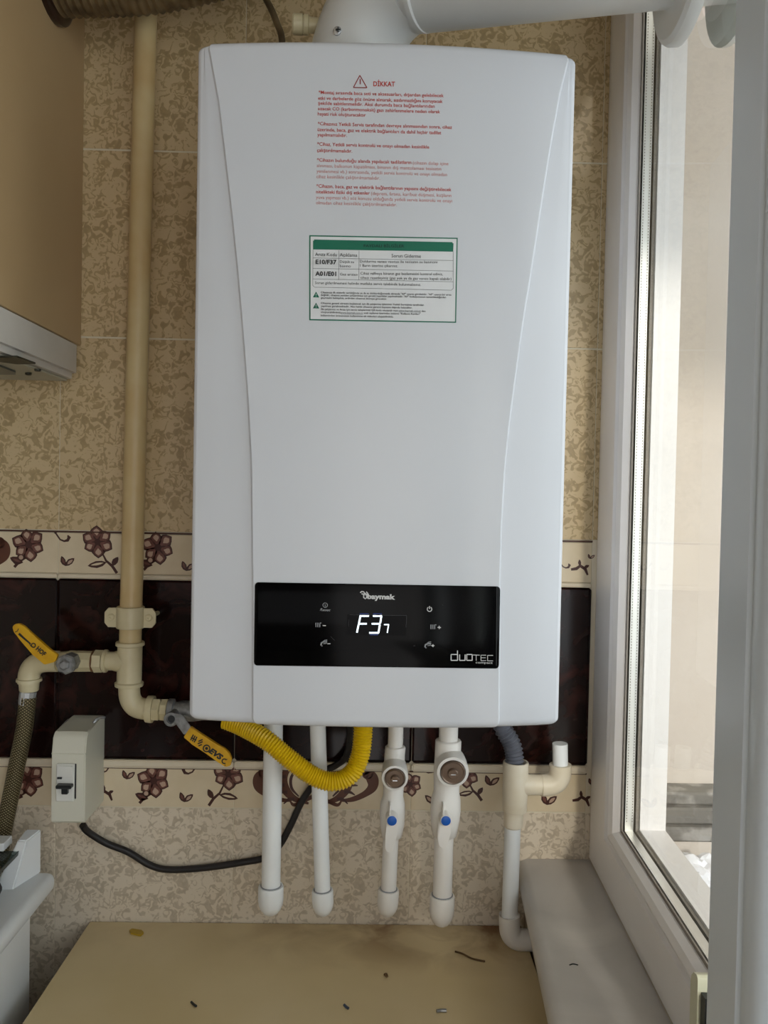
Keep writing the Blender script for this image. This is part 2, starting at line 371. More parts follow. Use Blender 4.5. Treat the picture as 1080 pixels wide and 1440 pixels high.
# flower print on the border tiles ---------------------------------------
def border_parent(px, py):
    p = at(px, py); i = max(k for k in range(len(XE)-1) if XE[k] <= p.x or k == 0); return BT[('l' if p.z < 1.2 else 'u', i)]
WS = flat(0., -.00025)
def rot(pts, cx, cy, s, a, fl=1):
    c, q = math.cos(a), math.sin(a); return [(cx+s*(fl*x*c-y*q), cy+s*(fl*x*q+y*c)) for x, y in pts]
PET = [(0, -.04), (.2, -.16), (.42, -.34), (.7, -.4), (.88, -.26), (1.06, .03), (.86, .24), (.66, .38), (.4, .34), (.2, .16), (0, .04)]
def leafshape(w_): return [(0, 0), (.25, -w_*.8), (.55, -w_), (.85, -w_*.5), (1, 0), (.85, w_*.45), (.55, w_*.8), (.25, w_*.6)]
def petal(D, cx, cy, s, a, light=True, w_=1.):
    P = [(x, y*w_) for x, y in PET]
    D.poly(rot(P, cx, cy, s, a), 'f0', 1); D.poly(rot([(.16+x*.76, y*.74) for x, y in P], cx, cy, s, a), 'f1', 2)
    if light: D.poly(rot([(.42+x*.42, y*.46) for x, y in P], cx, cy, s, a), 'f2', 3)
def leafpair(D, cx, cy, s, a=0, fl=1):
    for aa, l in ((-1.95, .95), (-.72, 1.05)):
        ang = a+(aa if fl == 1 else math.pi-aa)
        D.poly(rot(leafshape(.27), cx, cy, s*l, ang), 'f0', 1); D.poly(rot([(.22+.6*x, y*.5) for x, y in leafshape(.27)], cx, cy, s*l, ang), 'f1' if aa < -1 else 'f2', 2)
def curl(D, cx, cy, s, fl=1):
    pts = [(-1, -.6), (-.75, -.25), (-.4, .25), (.1, .45), (.55, .35), (.75, -.05), (.55, -.3)]
    D.stroke([(cx+fl*x*s, cy+y*s) for x, y in pts], [.18*s, .2*s, .2*s, .24*s, .4*s, .45*s, .15*s], 'f0', 1)
    D.disc(cx-fl*s, cy-.65*s, .17*s, 'f0', 1)
def stem(D, pts, wd=2.6): D.stroke(pts, wd, 'f0', 1)
def flower_a(px, py, s=21, tail=1):
    D = Decal(WS)
    if tail:
        stem(D, [(px-s*.1, py+s*.8), (px-s*.55, py+s*1.05), (px-s*.95, py+s*1.5)], 4); D.poly(rot(leafshape(.3), px-s*.35, py+s*1.2, s*.95, 3.5), 'f0', 1); D.poly(rot(leafshape(.16), px-s*.5, py+s*1.15, s*.6, 3.5), 'f1', 2)
        D.disc(px-s*.5, py+s*.85, s*.26, 'f0', 1); D.disc(px-s*.5, py+s*.85, s*.15, 'f2', 2)
    for k in range(6): petal(D, px, py, s*(1.12 if k % 2 else 1.02), RAD(20+60*k), w_=1.05)
    D.disc(px, py, s*.24, 'f0', 4)
    return D.done('flower_print', border_parent(px, py))
def flower_b(px, py, s=22, side=1):
    D = Decal(WS)
    for k, a in enumerate((-95, -35, 25, 85, 150, 205)): petal(D, px, py, s*(1., .95, 1., 1., .9, 1.)[k], RAD(a), w_=1.1)
    D.disc(px, py, s*.2, 'f0', 4)
    stem(D, [(px+side*s*.3, py+s*.7), (px+side*s*.55, py+s*1.2), (px+side*s*.95, py+s*1.55), (px+side*s*1.25, py+s*2.0)], [2, 3, 4, 4])
    D.poly(rot(leafshape(.2), px+side*s*.6, py+s*1.3, s*1.25, 2.95 if side > 0 else .2), 'f0', 1); D.poly(rot(leafshape(.1), px+side*s*.4, py+s*1.33, s*.85, 2.95 if side > 0 else .2), 'border', 2)
    D.poly(rot(leafshape(.3), px+side*s*.95, py+s*1.55, s*.7, -1. if side > 0 else -2.1), 'f0', 1)
    return D.done('flower_print', border_parent(px, py))
def small(kind, px, py, s=13, fl=1):
    D = Decal(WS)
    if kind == 'leaf': leafpair(D, px, py, s, 0, fl)
    elif kind == 'curl': curl(D, px, py, s, fl)
    else:
        D.stroke([(px-s, py+s*.3), (px-s*.4, py+s*.2), (px, py-s*.1), (px+s*.55, py+s*.25), (px+s*.8, py+s*.9)], [s*.25, s*.35, s*.35, s*.35, s*.2], 'f0', 1); D.poly(rot(leafshape(.25), px, py-s*.05, s*.75, -1.7), 'f0', 1); D.poly(rot(leafshape(.3), px+s*.4, py+s*.15, s*.65, -.5), 'f0', 1)
    return D.done({'leaf': 'leaf_print', 'curl': 'bud_print', 'sprig': 'sprig_print'}[kind], border_parent(px, py))
def smooth2(pts, ws, n=5):
    q = crv([(x, y, w_) for (x, y), w_ in zip(pts, ws)], n); return [(v.x, v.y) for v in q], [max(v.z, .3) for v in q]
def medallion(px, py, s=1.):
    D = Decal(WS); raw = D.stroke
    D.stroke = lambda pts, ws, k, layer=1: raw(*smooth2(pts, ws), k, layer)
    for f in (-1, 1):
        q = lambda pts: [(px+f*x*s, py+y*s) for x, y in pts]
        D.stroke(q([(70, -14), (79, -6), (80, 6), (70, 16), (52, 24), (34, 26)]), [12, 17, 14, 9, 7, 3], 'm0', 1)
        D.disc(px+f*73*s, py-12*s, 8*s, 'm0', 1)
        D.stroke(q([(30, -26), (42, -14), (46, 0), (40, 14), (28, 24), (10, 30)]), [4, 9, 13, 12, 8, 3], 'm0', 1)
        D.stroke(q([(22, -22), (34, -8), (34, 8), (24, 20)]), [2, 4, 4, 2], 'f0', 1)
        for x, y, a in ((50, -8, -.5), (52, 4, .1), (48, 14, .5), (38, 24, .8)): D.stroke([(px+f*(x-8)*s, py+y*s), (px+f*x*s, py+y*s), (px+f*(x+7)*s, py+(y+8*a)*s)], [5*s, 4*s, 1.5*s], 'f0', 2)
        D.stroke(q([(4, 20), (16, 26), (30, 32), (36, 27)]), [6, 5, 5, 2], 'm0', 1)
        D.stroke(q([(0, -24), (14, -22), (24, -12), (18, -4), (10, -8)]), [5, 5, 5, 4, 2], 'm0', 1)
    return D.done('medallion_print', border_parent(px, py))
flower_a(40, 766); small('curl', 89, 756, 11); small('leaf', 92, 796, 16); flower_b(137, 762); flower_a(222, 770); small('leaf', 262, 803, 16)
medallion(-74, 775); flower_b(322, 770); small('curl', 795, 795, 8); small('sprig', 816, 797, 13); small('leaf', 830, 786, 8)
flower_a(40, 1096, 21); small('sprig', 147, 1114, 13); small('curl', 146, 1082, 9, -1); small('leaf', 178, 1096, 15); flower_a(216, 1098, 21); small('leaf', 259, 1128, 16); small('curl', 266, 1083, 11, -1); flower_b(321, 1089, 22, -1)
medallion(444, 1100); flower_a(577, 1103, 15, 0); small('leaf', 611, 1130, 17, -1); small('curl', 601, 1082, 10); flower_b(655, 1090, 18, 1); small('leaf', 689, 1105, 17); small('leaf', 769, 1132, 18); small('sprig', 818, 1122, 13); small('leaf', 832, 1104, 11)

# window wall -------------------------------------------------------------
AW, X0 = RAD(2.6), .3205
def W(u, d, z): return Vector((X0-math.sin(AW)*u+math.cos(AW)*d, -math.cos(AW)*u-math.sin(AW)*d, z))
def wbox(bm, u0, u1, d0, d1, z0, z1, bev=0., mi=0):
    b4 = [W(u, d, z0) for u, d in ((u0, d0), (u1, d0), (u1, d1), (u0, d1))]; t4 = [W(u, d, z1) for u, d in ((u0, d0), (u1, d0), (u1, d1), (u0, d1))]
    hexa(bm, b4, t4, mi)
def ring_frame(bm, prof, U0, U1, Z0, Z1, kb=1., mi=0, place=W):
    """loft a closed profile (inset p, depth d) round a rectangle, mitred corners"""
    loops = []
    for p, d in prof: loops.append([bm.verts.new(place(u, d, z)) for u, z in ((U0+p, Z0+p*kb), (U1-p, Z0+p*kb), (U1-p, Z1-p), (U0+p, Z1-p))])
    n = len(loops)
    for i in range(n):
        a, c = loops[i], loops[(i+1) % n]
        for k in range(4): bm.faces.new((a[k], a[(k+1) % 4], c[(k+1) % 4], c[k])).material_index = mi
ZS, ZT, UE = .933, 2.33, 1.25
KB = .098/.134
win = bpy.data.objects.new('window_1', None); COL.objects.link(win); win['kind'] = 'structure'; win.location = W(0, 0, ZS); ROOT[win.name] = Vector(W(0, 0, ZS))
b = BM(); ring_frame(b, [(-.012, .016), (.003, .006), (.012, .0015), (.03, 0), (.098, 0), (.102, .004), (.107, .004), (.107, .05), (.107, .062), (-.012, .062)], 0, UE, ZS, ZT, KB); obj('frame', b, 'pvc', win, smooth=25)
b = BM(); ring_frame(b, [(.107, .002), (.112, .0008), (.122, .004), (.129, .0105), (.129, .014), (.107, .014)], 0, UE, ZS, ZT, KB); obj('glazing_bead', b, 'pvc', win, smooth=25)
b = BM(); ring_frame(b, [(.107, .0125), (.1345, .0125), (.1345, .0142), (.107, .0142)], 0, UE, ZS, ZT, KB); ring_frame(b, [(.107, .030), (.1345, .030), (.1345, .0335), (.107, .0335)], 0, UE, ZS, ZT, KB); obj('gasket', b, 'gasket', win, smooth=0)
b = BM(); ring_frame(b, [(.107, .017), (.133, .017), (.133, .0275), (.107, .0275)], 0, UE, ZS, ZT, KB); obj('spacer', b, 'spacer', win, smooth=0)
b = BM()
for i in range(330):
    z = ZS+.11+i*.0036
    for d in (.0188, .0258):
        q = [W(.1333, d+a, z+c) for a, c in ((-.0005, -.0009), (.0005, -.0009), (.0005, .0009), (-.0005, .0009))]; b.faces.new([b.verts.new(p) for p in q])
obj('spacer_perforation', b, 'dot', win, kind='stuff', smooth=0)
b = BM(); ring_frame(b, [(.107, .034), (.139, .034), (.139, .066), (.107, .066)], 0, UE, ZS, ZT, KB); obj('outer_frame', b, 'pvc', win, smooth=0)
# flue hole in the two panes
FA, FB = Vector((.0, -.155, 2.045)), None
FU, FZ, FRH = .350, 1.986, .062
def pane(d):
    b = BM(); u0, u1, z0, z1 = .11, UE-.11, ZS+.082, ZT-.11; N = 32; inner, outer = [], []
    angs = sorted([2*math.pi*k/N for k in range(N)]+[math.atan2(z-FZ, u-FU) % (2*math.pi) for u in (u0, u1) for z in (z0, z1)])
    for a in angs:
        c, s = math.cos(a), math.sin(a); inner.append(b.verts.new(W(FU+FRH*c, d, FZ+FRH*s)))
        ts = [((u1 if c > 0 else u0)-FU)/c if abs(c) > 1e-9 else 1e9, ((z1 if s > 0 else z0)-FZ)/s if abs(s) > 1e-9 else 1e9]; t = min(ts); outer.append(b.verts.new(W(FU+t*c, d, FZ+t*s)))
    n = len(angs)
    for i in range(n): b.faces.new((inner[i], outer[i], outer[(i+1) % n], inner[(i+1) % n]))
    return obj('glass_pane', b, 'glass', win, smooth=0)
pane(.0155); pane(.029)
# end strip beside the door leaf
b = BM(); hh = []
u0, u1, zt = .447, .464, 1.041
pr = [(u0, .55), (u1, .55), (u1, zt-.004)]+[(u1-.004+.004*math.cos(a), zt-.004+.004*math.sin(a)) for a in (RAD(30), RAD(60), RAD(90))]+[(u0+.014-.014*math.sin(a), zt-.014+.014*math.cos(a)) for a in (0, RAD(30), RAD(60), RAD(90))]
extrude(b, [W(u, -.009, z) for u, z in pr], Vector(W(0, .02, 0))-Vector(W(0, -.009, 0))); o = obj('trim_1', b, 'creamtrim', smooth=30); o['kind'] = 'structure'
b = BM(); wbox(b, .4645, .474, -.006, .02, .55, 1.028); o = obj('trim_2', b, 'toggle', smooth=0); o['kind'] = 'structure'
# low wall under the window and its far side
b = BM(); wbox(b, -.02, 1.25, .0, .10, 0, ZS); wbox(b, -.02, 1.25, .03, .10, ZT-.012, 2.6); wr = obj('wall_right', b, 'plaster', kind='structure', smooth=0)
b = BM(); wbox(b, 1.25, 2.1, .0, .10, 2.25, 2.6); wbox(b, 2.1, 3.3, .0, .10, 0, 2.6); obj('wall_right_far', b, 'plaster', kind='structure', smooth=0)
# open balcony door leaf
LA = RAD(0.0); LH = Vector((.2355, -.607, 0))
def Lf(u, d, z):  # u from the free edge towards the hinge, d outwards
    return Vector((LH.x-math.sin(AW)*u+math.cos(AW)*d, LH.y-math.cos(AW)*u-math.sin(AW)*d, z))
door = bpy.data.objects.new('door_1', None); COL.objects.link(door); door['kind'] = 'structure'; door.location = LH; ROOT[door.name] = LH.copy()
b = BM(); ring_frame(b, [(0, .004), (.002, 0), (.047, 0), (.049, .0025), (.052, .0025), (.052, .05), (0, .05)], 0, .80, .06, 2.24, 1., place=Lf); obj('leaf_frame', b, 'pvcg', door, smooth=25)
b = BM(); ring_frame(b, [(.052, .0025), (.056, .0005), (.064, .001), (.071, .006), (.074, .014), (.074, .02), (.052, .02)], 0, .80, .06, 2.24, 1., place=Lf); obj('glazing_bead', b, 'pvcg', door, smooth=40)
b = BM(); ring_frame(b, [(.06, .020), (.078, .020), (.078, .024), (.06, .024)], 0, .80, .06, 2.24, 1., place=Lf); obj('gasket', b, 'gasket', door, smooth=0)
b = BM()
for d in (.022, .036): b.faces.new([b.verts.new(Lf(u, d, z)) for u, z in ((.06, .12), (.74, .12), (.74, 2.18), (.06, 2.18))])
obj('glass_pane', b, 'glass', door, smooth=0)

# marble windowsill ------------------------------------------------------
b = BM(); ZB = .934; th = .032
def sill_x(y): return .2315+(-y)*-.0838+.0
prof = [(.0, -th), (-.004, -th+.004)]+[(-.012+.0*k, 0) for k in ()]
rows = []
for y in (-.001, -.2, -.6, -1.0, -1.5):
    e = .2293+.0838*y; wj = X0-math.tan(AW)*(-y)+.004
    rows.append([Vector(p) for p in ((wj, y, ZB-th), (e+.004, y, ZB-th), (e-.006, y, ZB-th+.006), (e-.009, y, ZB-th+.014), (e-.008, y, ZB-.010), (e-.003, y, ZB-.003), (e+.006, y, ZB), (wj, y, ZB))])
vr = [[b.verts.new(p) for p in r] for r in rows]
for i in range(len(vr)-1):
    n = len(vr[i])
    for k in range(n): b.faces.new((vr[i][k], vr[i][(k+1) % n], vr[i+1][(k+1) % n], vr[i+1][k]))
b.faces.new(vr[0]); b.faces.new(vr[-1])
obj('trim_3', b, 'marble', kind='structure', smooth=50)
b = BM(); b4 = [(.2325, 0, 0), (.318, 0, 0), (.318, -1.5, 0), (.1085, -1.5, 0)]
b4 = [(.2335, 0, 0), (.316, 0, 0), (.25, -1.5, 0), (.232-.02, -1.5, 0)]
hexa(b, b4, [(x, y, ZB-th) for x, y, z in b4]); obj('wall_under_sill', b, 'stone', kind='structure', smooth=0)

# balcony seen through the glass -----------------------------------------
b = BM(); box(b, .36, 2.2, .13, .25, .2, 2.6); obj('wall_balcony', b, 'balcony', kind='structure', smooth=0)
b = BM(); box(b, .40, 2.2, .085, .131, .981, 1.0, .003, 1); box(b, .40, 2.2, .075, .131, .955, .98, .003, 1); box(b, .40, 2.2, .065, .131, .932, .954, .003, 1); obj('trim_4', b, 'concrete', kind='structure', smooth=0)
b = BM(); box(b, .40, 2.2, .07, .131, .86, .931); obj('trim_5', b, 'balcony', kind='structure', smooth=0)
b = BM(); box(b, .40, 2.2, -1.6, .131, .80, .885); obj('floor_balcony', b, 'concrete', kind='structure', smooth=0)
b = BM(); box(b, .43, 2.2, -1.5, .25, 2.215, 2.33); obj('ceiling_balcony', b, 'plaster', kind='structure', smooth=0)
b = BM(); wbox(b, .0, 1.3, .066, .105, .80, .962); obj('trim_6', b, 'pvc', kind='structure', smooth=0)
# rubble and bag
b = BM()
for i in range(90):
    x, y, r = random.uniform(.44, .72), random.uniform(-.12, .055), random.uniform(.004, .013)
    if math.hypot(x-.475, y) < .075: continue
    mm = Matrix.Translation((x, y, .885+r*.3)) @ Matrix.Rotation(random.uniform(0, 6), 4, 'Z') @ Matrix.Diagonal((r*random.uniform(.8, 1.8), r, r*random.uniform(.5, 1), 1))
    g = bmesh.ops.create_icosphere(b, subdivisions=1, radius=1, matrix=mm)
    for v in g['verts']: v.co += Vector((random.uniform(-1, 1), random.uniform(-1, 1), random.uniform(-1, 1)))*r*.2
o = obj('rubble', b, 'concrete', kind='stuff', smooth=0); tag(o, 'grey broken plaster rubble on the balcony ledge outside the window', 'rubble')
b = BM(); g = bmesh.ops.create_icosphere(b, subdivisions=4, radius=1)
for v in g['verts']:
    n = v.co.normalized(); k = 1+.3*noise.noise(n*2.1)+.18*abs(noise.noise(n*6))+.08*noise.noise(n*14)
    v.co = Vector((n.x*.045*k, n.y*.04*k, max(n.z*.034*k, -.012)))+Vector((.475, .0, .905))
tag(obj('plastic_bag', b, 'bag', smooth=20), 'crumpled white plastic bag on the balcony rubble outside the window', 'bag')

# ================================================================== BOILER
ZB0, ZB1, XC, HW = 1.2035, 1.9148, .0111, .1984
CL = [(292, 55), (308, 141), (318, 223), (328, 308), (336, 386), (343, 467), (350, 557), (355, 650), (357, 820), (357, 1020)]
CR = [(801, 73), (787, 130), (776, 189), (764, 262), (754, 328), (745, 387), (735, 446), (724, 526), (714, 600), (708, 661), (703, 748), (701, 828), (700, 1022)]
CLW = [(p.z, p.x) for p in (at(x, y, -.293) for x, y in CL)]; CRW = [(p.z, p.x) for p in (at(x, y, -.293) for x, y in CR)]
def interp(T, z):
    T = sorted(T)
    if z <= T[0][0]: return T[0][1]
    for (a, va), (c, vc) in zip(T, T[1:]):
        if z <= c: return va+(vc-va)*(z-a)/(c-a)
    return T[-1][1]
def fy(x, z=0): return -(.2885+.0125*(1-((x-XC)/.2)**2))
boiler = thing('gas_boiler', 'white wall-hung gas boiler with a black control panel, filling the middle of the tiled wall', 'boiler', (XC, -.15, ZB0))
b = BM(); rows = []
zs = []
RC = .009
for k in range(6): zs.append(ZB0+RC*(1-math.cos(RAD(90*k/5))))
for k in range(1, 40): zs.append(ZB0+RC+(ZB1-ZB0-2*RC)*k/40)
for k in range(6): zs.append(ZB1-RC*(1-math.cos(RAD(90*(5-k)/5))))
def inset(z):
    d = min(z-ZB0, ZB1-z)
    return 0. if d >= RC else RC-math.sqrt(max(0, RC*RC-(RC-d)**2))
for z in zs:
    xl, xr, ii = interp(CLW, z), interp(CRW, z), inset(z); pts = []
    xo0, xo1 = XC-HW, XC+HW
    def wing(x, xc_, xo):
        return fy(xc_)+.0035+abs(x-xc_)*.16
    R = .007
    yl, yr = wing(xo0, xl, xo0), wing(xo1, xr, xo1)
    pts += [(xo0, -.012), (xo0, -.15)]
    for k in range(5): a = RAD(90*k/4); pts.append((xo0+R-R*math.cos(a), yl+R-R*math.sin(a)))
    for k in range(1, 6):
        x = xo0+R+(xl-.0022-xo0-R)*k/5; pts.append((x, wing(x, xl, xo0)))
    for k in range(25):
        x = xl+(xr-xl)*k/24; y = fy(x)
        pts.append((x, y))
    for k in range(0, 5):
        x = xr+.0022+(xo1-R-xr-.0022)*k/5; pts.append((x, wing(x, xr, xo1)))
    for k in range(4, -1, -1): a = RAD(90*k/4); pts.append((xo1-R+R*math.cos(a), yr+R-R*math.sin(a)))
    pts += [(xo1, -.15), (xo1, -.012)]
    s = (HW-ii)/HW; rows.append([b.verts.new((XC+(x-XC)*s, y+ii if y < -.05 else y, z)) for x, y in pts])
for i in range(len(rows)-1):
    for k in range(len(rows[0])-1): b.faces.new((rows[i][k], rows[i][k+1], rows[i+1][k+1], rows[i+1][k]))
    b.faces.new((rows[i][-1], rows[i][0], rows[i+1][0], rows[i+1][-1]))
b.faces.new(rows[0]); b.faces.new(rows[-1])
obj('casing', b, 'boiler', boiler, smooth=22)
def sp(px, py, l=1, off=-.0003):
    Y = -.295
    for _ in range(4): p = at(px, py, Y); Y = fy(p.x)+off*l
    return at(px, py, Y)
SB = lambda px, py, l=1: sp(px, py, l)
SPN = lambda px, py, l=1: sp(px, py, 1, -.0012-.0002*l)
# warning text
D = Decal(SB)
D.lines([(506, 106, 497, 123), (497, 123, 516, 123.4), (516, 123.4, 506, 106)], 1.3, 'dkred'); D.lines([(506.5, 111, 506.5, 118.5)], 1.5, 'dkred')
D.text('DİKKAT', (525, 118.6), (555.5, 119), 9.6, 'red', bold=.02)
WT = [(447.9, 130.2, 624, 'r', '*Montaj sırasında baca seti ve aksesuarları, dışardan gelebilecek'), (447.3, 138.3, 622.5, 'r', 'etki ve darbelerde göz önüne alınarak, sızdırmazlığını koruyacak'), (447.2, 145.4, 611.3, 'r', 'şekilde sabitlenmelidir. Aksi durumda baca bağlantılarından'), (447, 153, 619, 'r', 'sızacak CO (karbonmonoksit) gazı zehirlenmelere neden olarak'), (446.8, 160.5, 514.5, 'r', 'hayati risk oluşturacaktır'),
      (446.8, 174.3, 635.7, 'r', '*Cihazınız Yetkili Servis tarafından devreye alınmasından sonra, cihaz'), (446.5, 182.5, 620.5, 'r', 'üzerinde, baca, gaz ve elektrik bağlantıları da dahil hiçbir tadilat'), (446.3, 189.8, 488, 'r', 'yapılmamalıdır.'),
      (446, 203, 603.6, 'r', '*Cihaz, Yetkili servis kontrolü ve onayı olmadan kesinlikle'), (445.8, 211.6, 495.3, 'r', 'çalıştırılmamalıdır.'),
      (445.7, 225.3, 578.5, 'r', '*Cihazın bulunduğu alanda yapılacak tadilatların'), (580.5, 229.3, 630.7, 'l', '(cihazın dolap içine'), (445.4, 233.2, 620.5, 'l', 'alınması, balkonun kapatılması, binanın dış mantolaması tesisatın'), (445.2, 241, 628.7, 'l', 'yenilenmesi vb.) sonrasında, yetkili servis kontrolü ve onayı olmadan'), (445, 248.6, 534.4, 'l', 'cihaz kesinlikle çalıştırılmamalıdır.'),
      (444.8, 262, 634.8, 'r', '*Cihazın, baca, gaz ve elektrik bağlantılarının yapısını değiştirebilecek'), (444.5, 270, 520, 'r', 'nitelikteki fiziki dış etkenler'), (521.8, 272.4, 634.8, 'l', '(deprem, fırtına, kar/buz düşmesi, kuşların'), (444.4, 277.8, 636, 'l', 'yuva yapması vb.) söz konusu olduğunda yetkili servis kontrolü ve onayı'), (444.3, 285.4, 558, 'l', 'olmadan cihaz kesinlikle çalıştırılmamalıdır.')]
for x0, y0, x1, k, t in WT: D.text(t, (x0, y0), (x1, y0+(x1-x0)*.0268), 6.9, 'red' if k == 'r' else 'redl', bold=.009 if k == 'r' else 0.)
D.done('warning_text', boiler, 'red printed warning paragraphs under a triangle sign')
# sticker
def K(x, y): return (430+x/4.909, 325+y/4.909)
def grid_poly(D, c, k, layer, n=12):
    (a, b_, c_, d) = c
    L = lambda p, q, t: (p[0]+(q[0]-p[0])*t, p[1]+(q[1]-p[1])*t)
    for i in range(n): D.poly([L(a, b_, i/n), L(a, b_, (i+1)/n), L(d, c_, (i+1)/n), L(d, c_, i/n)], k, layer)
D = Decal(SB)
grid_poly(D, [K(24, 28), K(1049, 46), K(1038, 633), K(24, 616)], 'green', 1); grid_poly(D, [K(33, 37), K(1041, 54), K(1030, 625), K(33, 607)], 'paper', 2)
st = D.done('label_sticker', boiler, 'green bordered fault code sticker')
D = Decal(SB)
grid_poly(D, [K(50, 66), K(1020, 84), K(1018, 142), K(50, 126)], 'green', 3); grid_poly(D, [K(58, 58), K(1012, 76), K(1016, 90), K(54, 70)], 'green', 3)
kl = lambda segs, wd, c: D.lines([K(a, b_)+K(c_, d) for a, b_, c_, d in segs], wd, c, 3)
kl([(50, 126, 48, 375), (1018, 140, 1018, 395), (60, 387, 1005, 408), (48, 375, 60, 387), (1018, 395, 1005, 408), (50, 185, 1018, 203), (50, 257, 1018, 276), (50, 330, 1018, 350), (229, 133, 227, 337), (368, 136, 366, 339)], .45, 'grey_ink')
T = lambda s, x0, x1, y, em, bold=.0, k='ink', sl=.0186: D.text(s, K(x0, y), K(x1, y+(x1-x0)*sl), em, k, 4, bold)
T('FAYDALI BİLGİLER', 400, 680, 103, 5.6, .02, 'dkgreen', .01)
T('Arıza Kodu', 64, 215, 162, 7); T('Açıklama', 234, 355, 166, 7); T('Sorun Giderme', 592, 795, 172, 7)
T('E10/F37', 68, 212, 215, 8.6, .03); T('A01/E01', 66, 210, 296, 8.6, .03)
T('Düşük su', 236, 333, 212, 5.2); T('basıncı', 236, 310, 242, 5.2); T('Gaz arızası', 236, 356, 299, 5.2)
T('Doldurma vanası vasıtası ile tesisatın su basıncını', 374, 908, 210, 5.2, sl=.01); T('1 Barın üzerine çıkarınız.', 374, 636, 239, 5.2, sl=.01)
T('Cihaz valfveya binanın gaz beslemesini kontrol ediniz,', 378, 946, 293, 5.2, sl=.01); T('cihazı resetleyiniz (gaz yok ya da gaz vanası kapalı olabilir)', 378, 1006, 323, 5.2, sl=.014)
T('Sorun giderilmemesi halinde mutlaka servis talebinde bulunmalısınız.', 64, 795, 358, 5.2, sl=.0186)
for x, y in ((71, 440), (71, 516)):
    D.poly([K(x, y-22), K(x-22, y+17), K(x+22, y+18)], 'green', 3); D.lines([K(x, y-8)+K(x, y+4)], .7, 'paper', 4); D.disc(*K(x, y+11), .45, 'paper', 4, 6)
SM = [(104, 1005, 424, 'Cihazınıza ilk elektrik verildiğinde ya da su doldurduğunuzda ekranda "AP" uyarısı görülebilir. "AP" uyarısı bir arıza'), (104, 968, 442, 'değildir, cihazınız yeniden çalıştırılması için gerekli hazırlıklar yapılmaktadır. "AP" fonksiyonunun tamamlandığından'), (104, 560, 461, 'geçmesini bekleyiniz, ardından cihazınız devreye girecektir.'),
      (104, 815, 498, 'Cihazınız garanti süresini başlatmak için ilk çalıştırma işleminin Yetkili Servisimiz tarafından'), (104, 735, 518, 'yapılması gerekmektedir. Aksi halde cihazınız garanti kapsamı dışında kalacaktır.'), (104, 636, 540, 'İlk çalıştırma ve Arıza için servis taleplerinizi QR kodu okutarak veya'), (104, 240, 560, 'oluşturabilirsiniz'), (400, 790, 566, 'web sayfamız üzerinden bölümü "Kullanıcı Kartları"'), (104, 605, 583, 'bölümünden ürününüzün kullanımına ait videoları ulaşabilirsiniz.'), (800, 826, 553, 'den')]
for x0, x1, y, t in SM: T(t, x0, x1, y, 3.6, .012)
T('www.baymak.com.tr', 640, 795, 550, 3.6, .008, 'grey_ink'); T('www.baymak.com.tr', 240, 395, 564, 3.6, .008, 'grey_ink')
D.lines([K(640, 558)+K(795, 561), K(240, 572)+K(395, 575)], .3, 'grey_ink', 4)
D.done('sticker_print', st)
# control panel (rounded plate following the curved front)
pl = []
c4 = [(358.5, 818.5), (703.5, 824.5), (701.5, 940.5), (357, 936)]
def Q(s, t):
    a, b_, c_, d = c4; return (a[0]*(1-s)*(1-t)+b_[0]*s*(1-t)+c_[0]*s*t+d[0]*(1-s)*t, a[1]*(1-s)*(1-t)+b_[1]*s*(1-t)+c_[1]*s*t+d[1]*(1-s)*t)
def panel_mesh(l0, grow=0.):
    b = BM(); cols = []; n = 40; rr = 5./345; ry = 5./117
    ss = [0, .0018, .005, .0095, rr]+[rr+(1-2*rr)*k/n for k in range(1, n)]+[1-rr, 1-.0095, 1-.005, 1-.0018, 1]
    for s in ss:
        e = min(s, 1-s); t0 = 0. if e >= rr else ry*(1-math.sqrt(max(0, 1-((rr-e)/rr)**2)))
        cols.append([b.verts.new(sp(*Q(s, t), 1, l)) for t, l in ((t0, .001), (t0+.002, -l0*.7), (t0+.012, -l0), (1-t0-.012, -l0), (1-t0-.002, -l0*.7), (1-t0, .001))])
    for i in range(len(cols)-1):
        for k in range(5): b.faces.new((cols[i][k], cols[i+1][k], cols[i+1][k+1], cols[i][k+1]))
    b.faces.new(cols[0]); b.faces.new(cols[-1]); return b
panel = obj('control_panel', panel_mesh(.0012), 'black', boiler, 'black glossy control panel', smooth=30)
def G(x, y): return (350+x/3., 810+y/3.)
def G2(x, y): return (480+x/6.75, 820+y/6.75)
D = Decal(SPN)
D.text('baymak', G2(246, 131), G2(511, 137), 9.6, 'wprint', 1, .045)
D.stroke([G2(*p) for p in ((180, 92), (192, 80), (212, 82), (222, 96), (208, 106), (192, 100))], 1.7, 'wprint'); D.stroke([G2(*p) for p in ((222, 96), (212, 118), (212, 138), (228, 148), (242, 136), (240, 112), (250, 96), (236, 82))], 1.7, 'wprint'); D.disc(*G2(228, 104), 1.6, 'wprint')
D.done('maker_lettering', panel); D = Decal(SPN); D.ring(*G(322, 123), 3.2, .9, 'gprint'); D.lines([G(322, 119)+G(322, 128)], 1., 'gprint'); D.text('Reset', G(299, 143), G(345, 144.5), 5.2, 'gprint', 1, .02, .35)
def heater(x, y, sgn):
    D.lines([G(x+dx, y-10)+G(x+dx, y+9) for dx in (0, 8, 16)], 1.4, 'gprint'); D.lines([G(x+16, y-9)+G(x+23, y-9)], 1.2, 'gprint')
    D.lines([G(x+28, y+2)+G(x+42, y+2.4)], 1.3, 'wprint')
    if sgn > 0: D.lines([G(x+35, y-5)+G(x+35, y+9)], 1.3, 'wprint')
D.done('button_symbol', panel)
for a in ((283, 207, -1), (768, 215, 1)): D = Decal(SPN); heater(*a); D.done('button_symbol', panel)
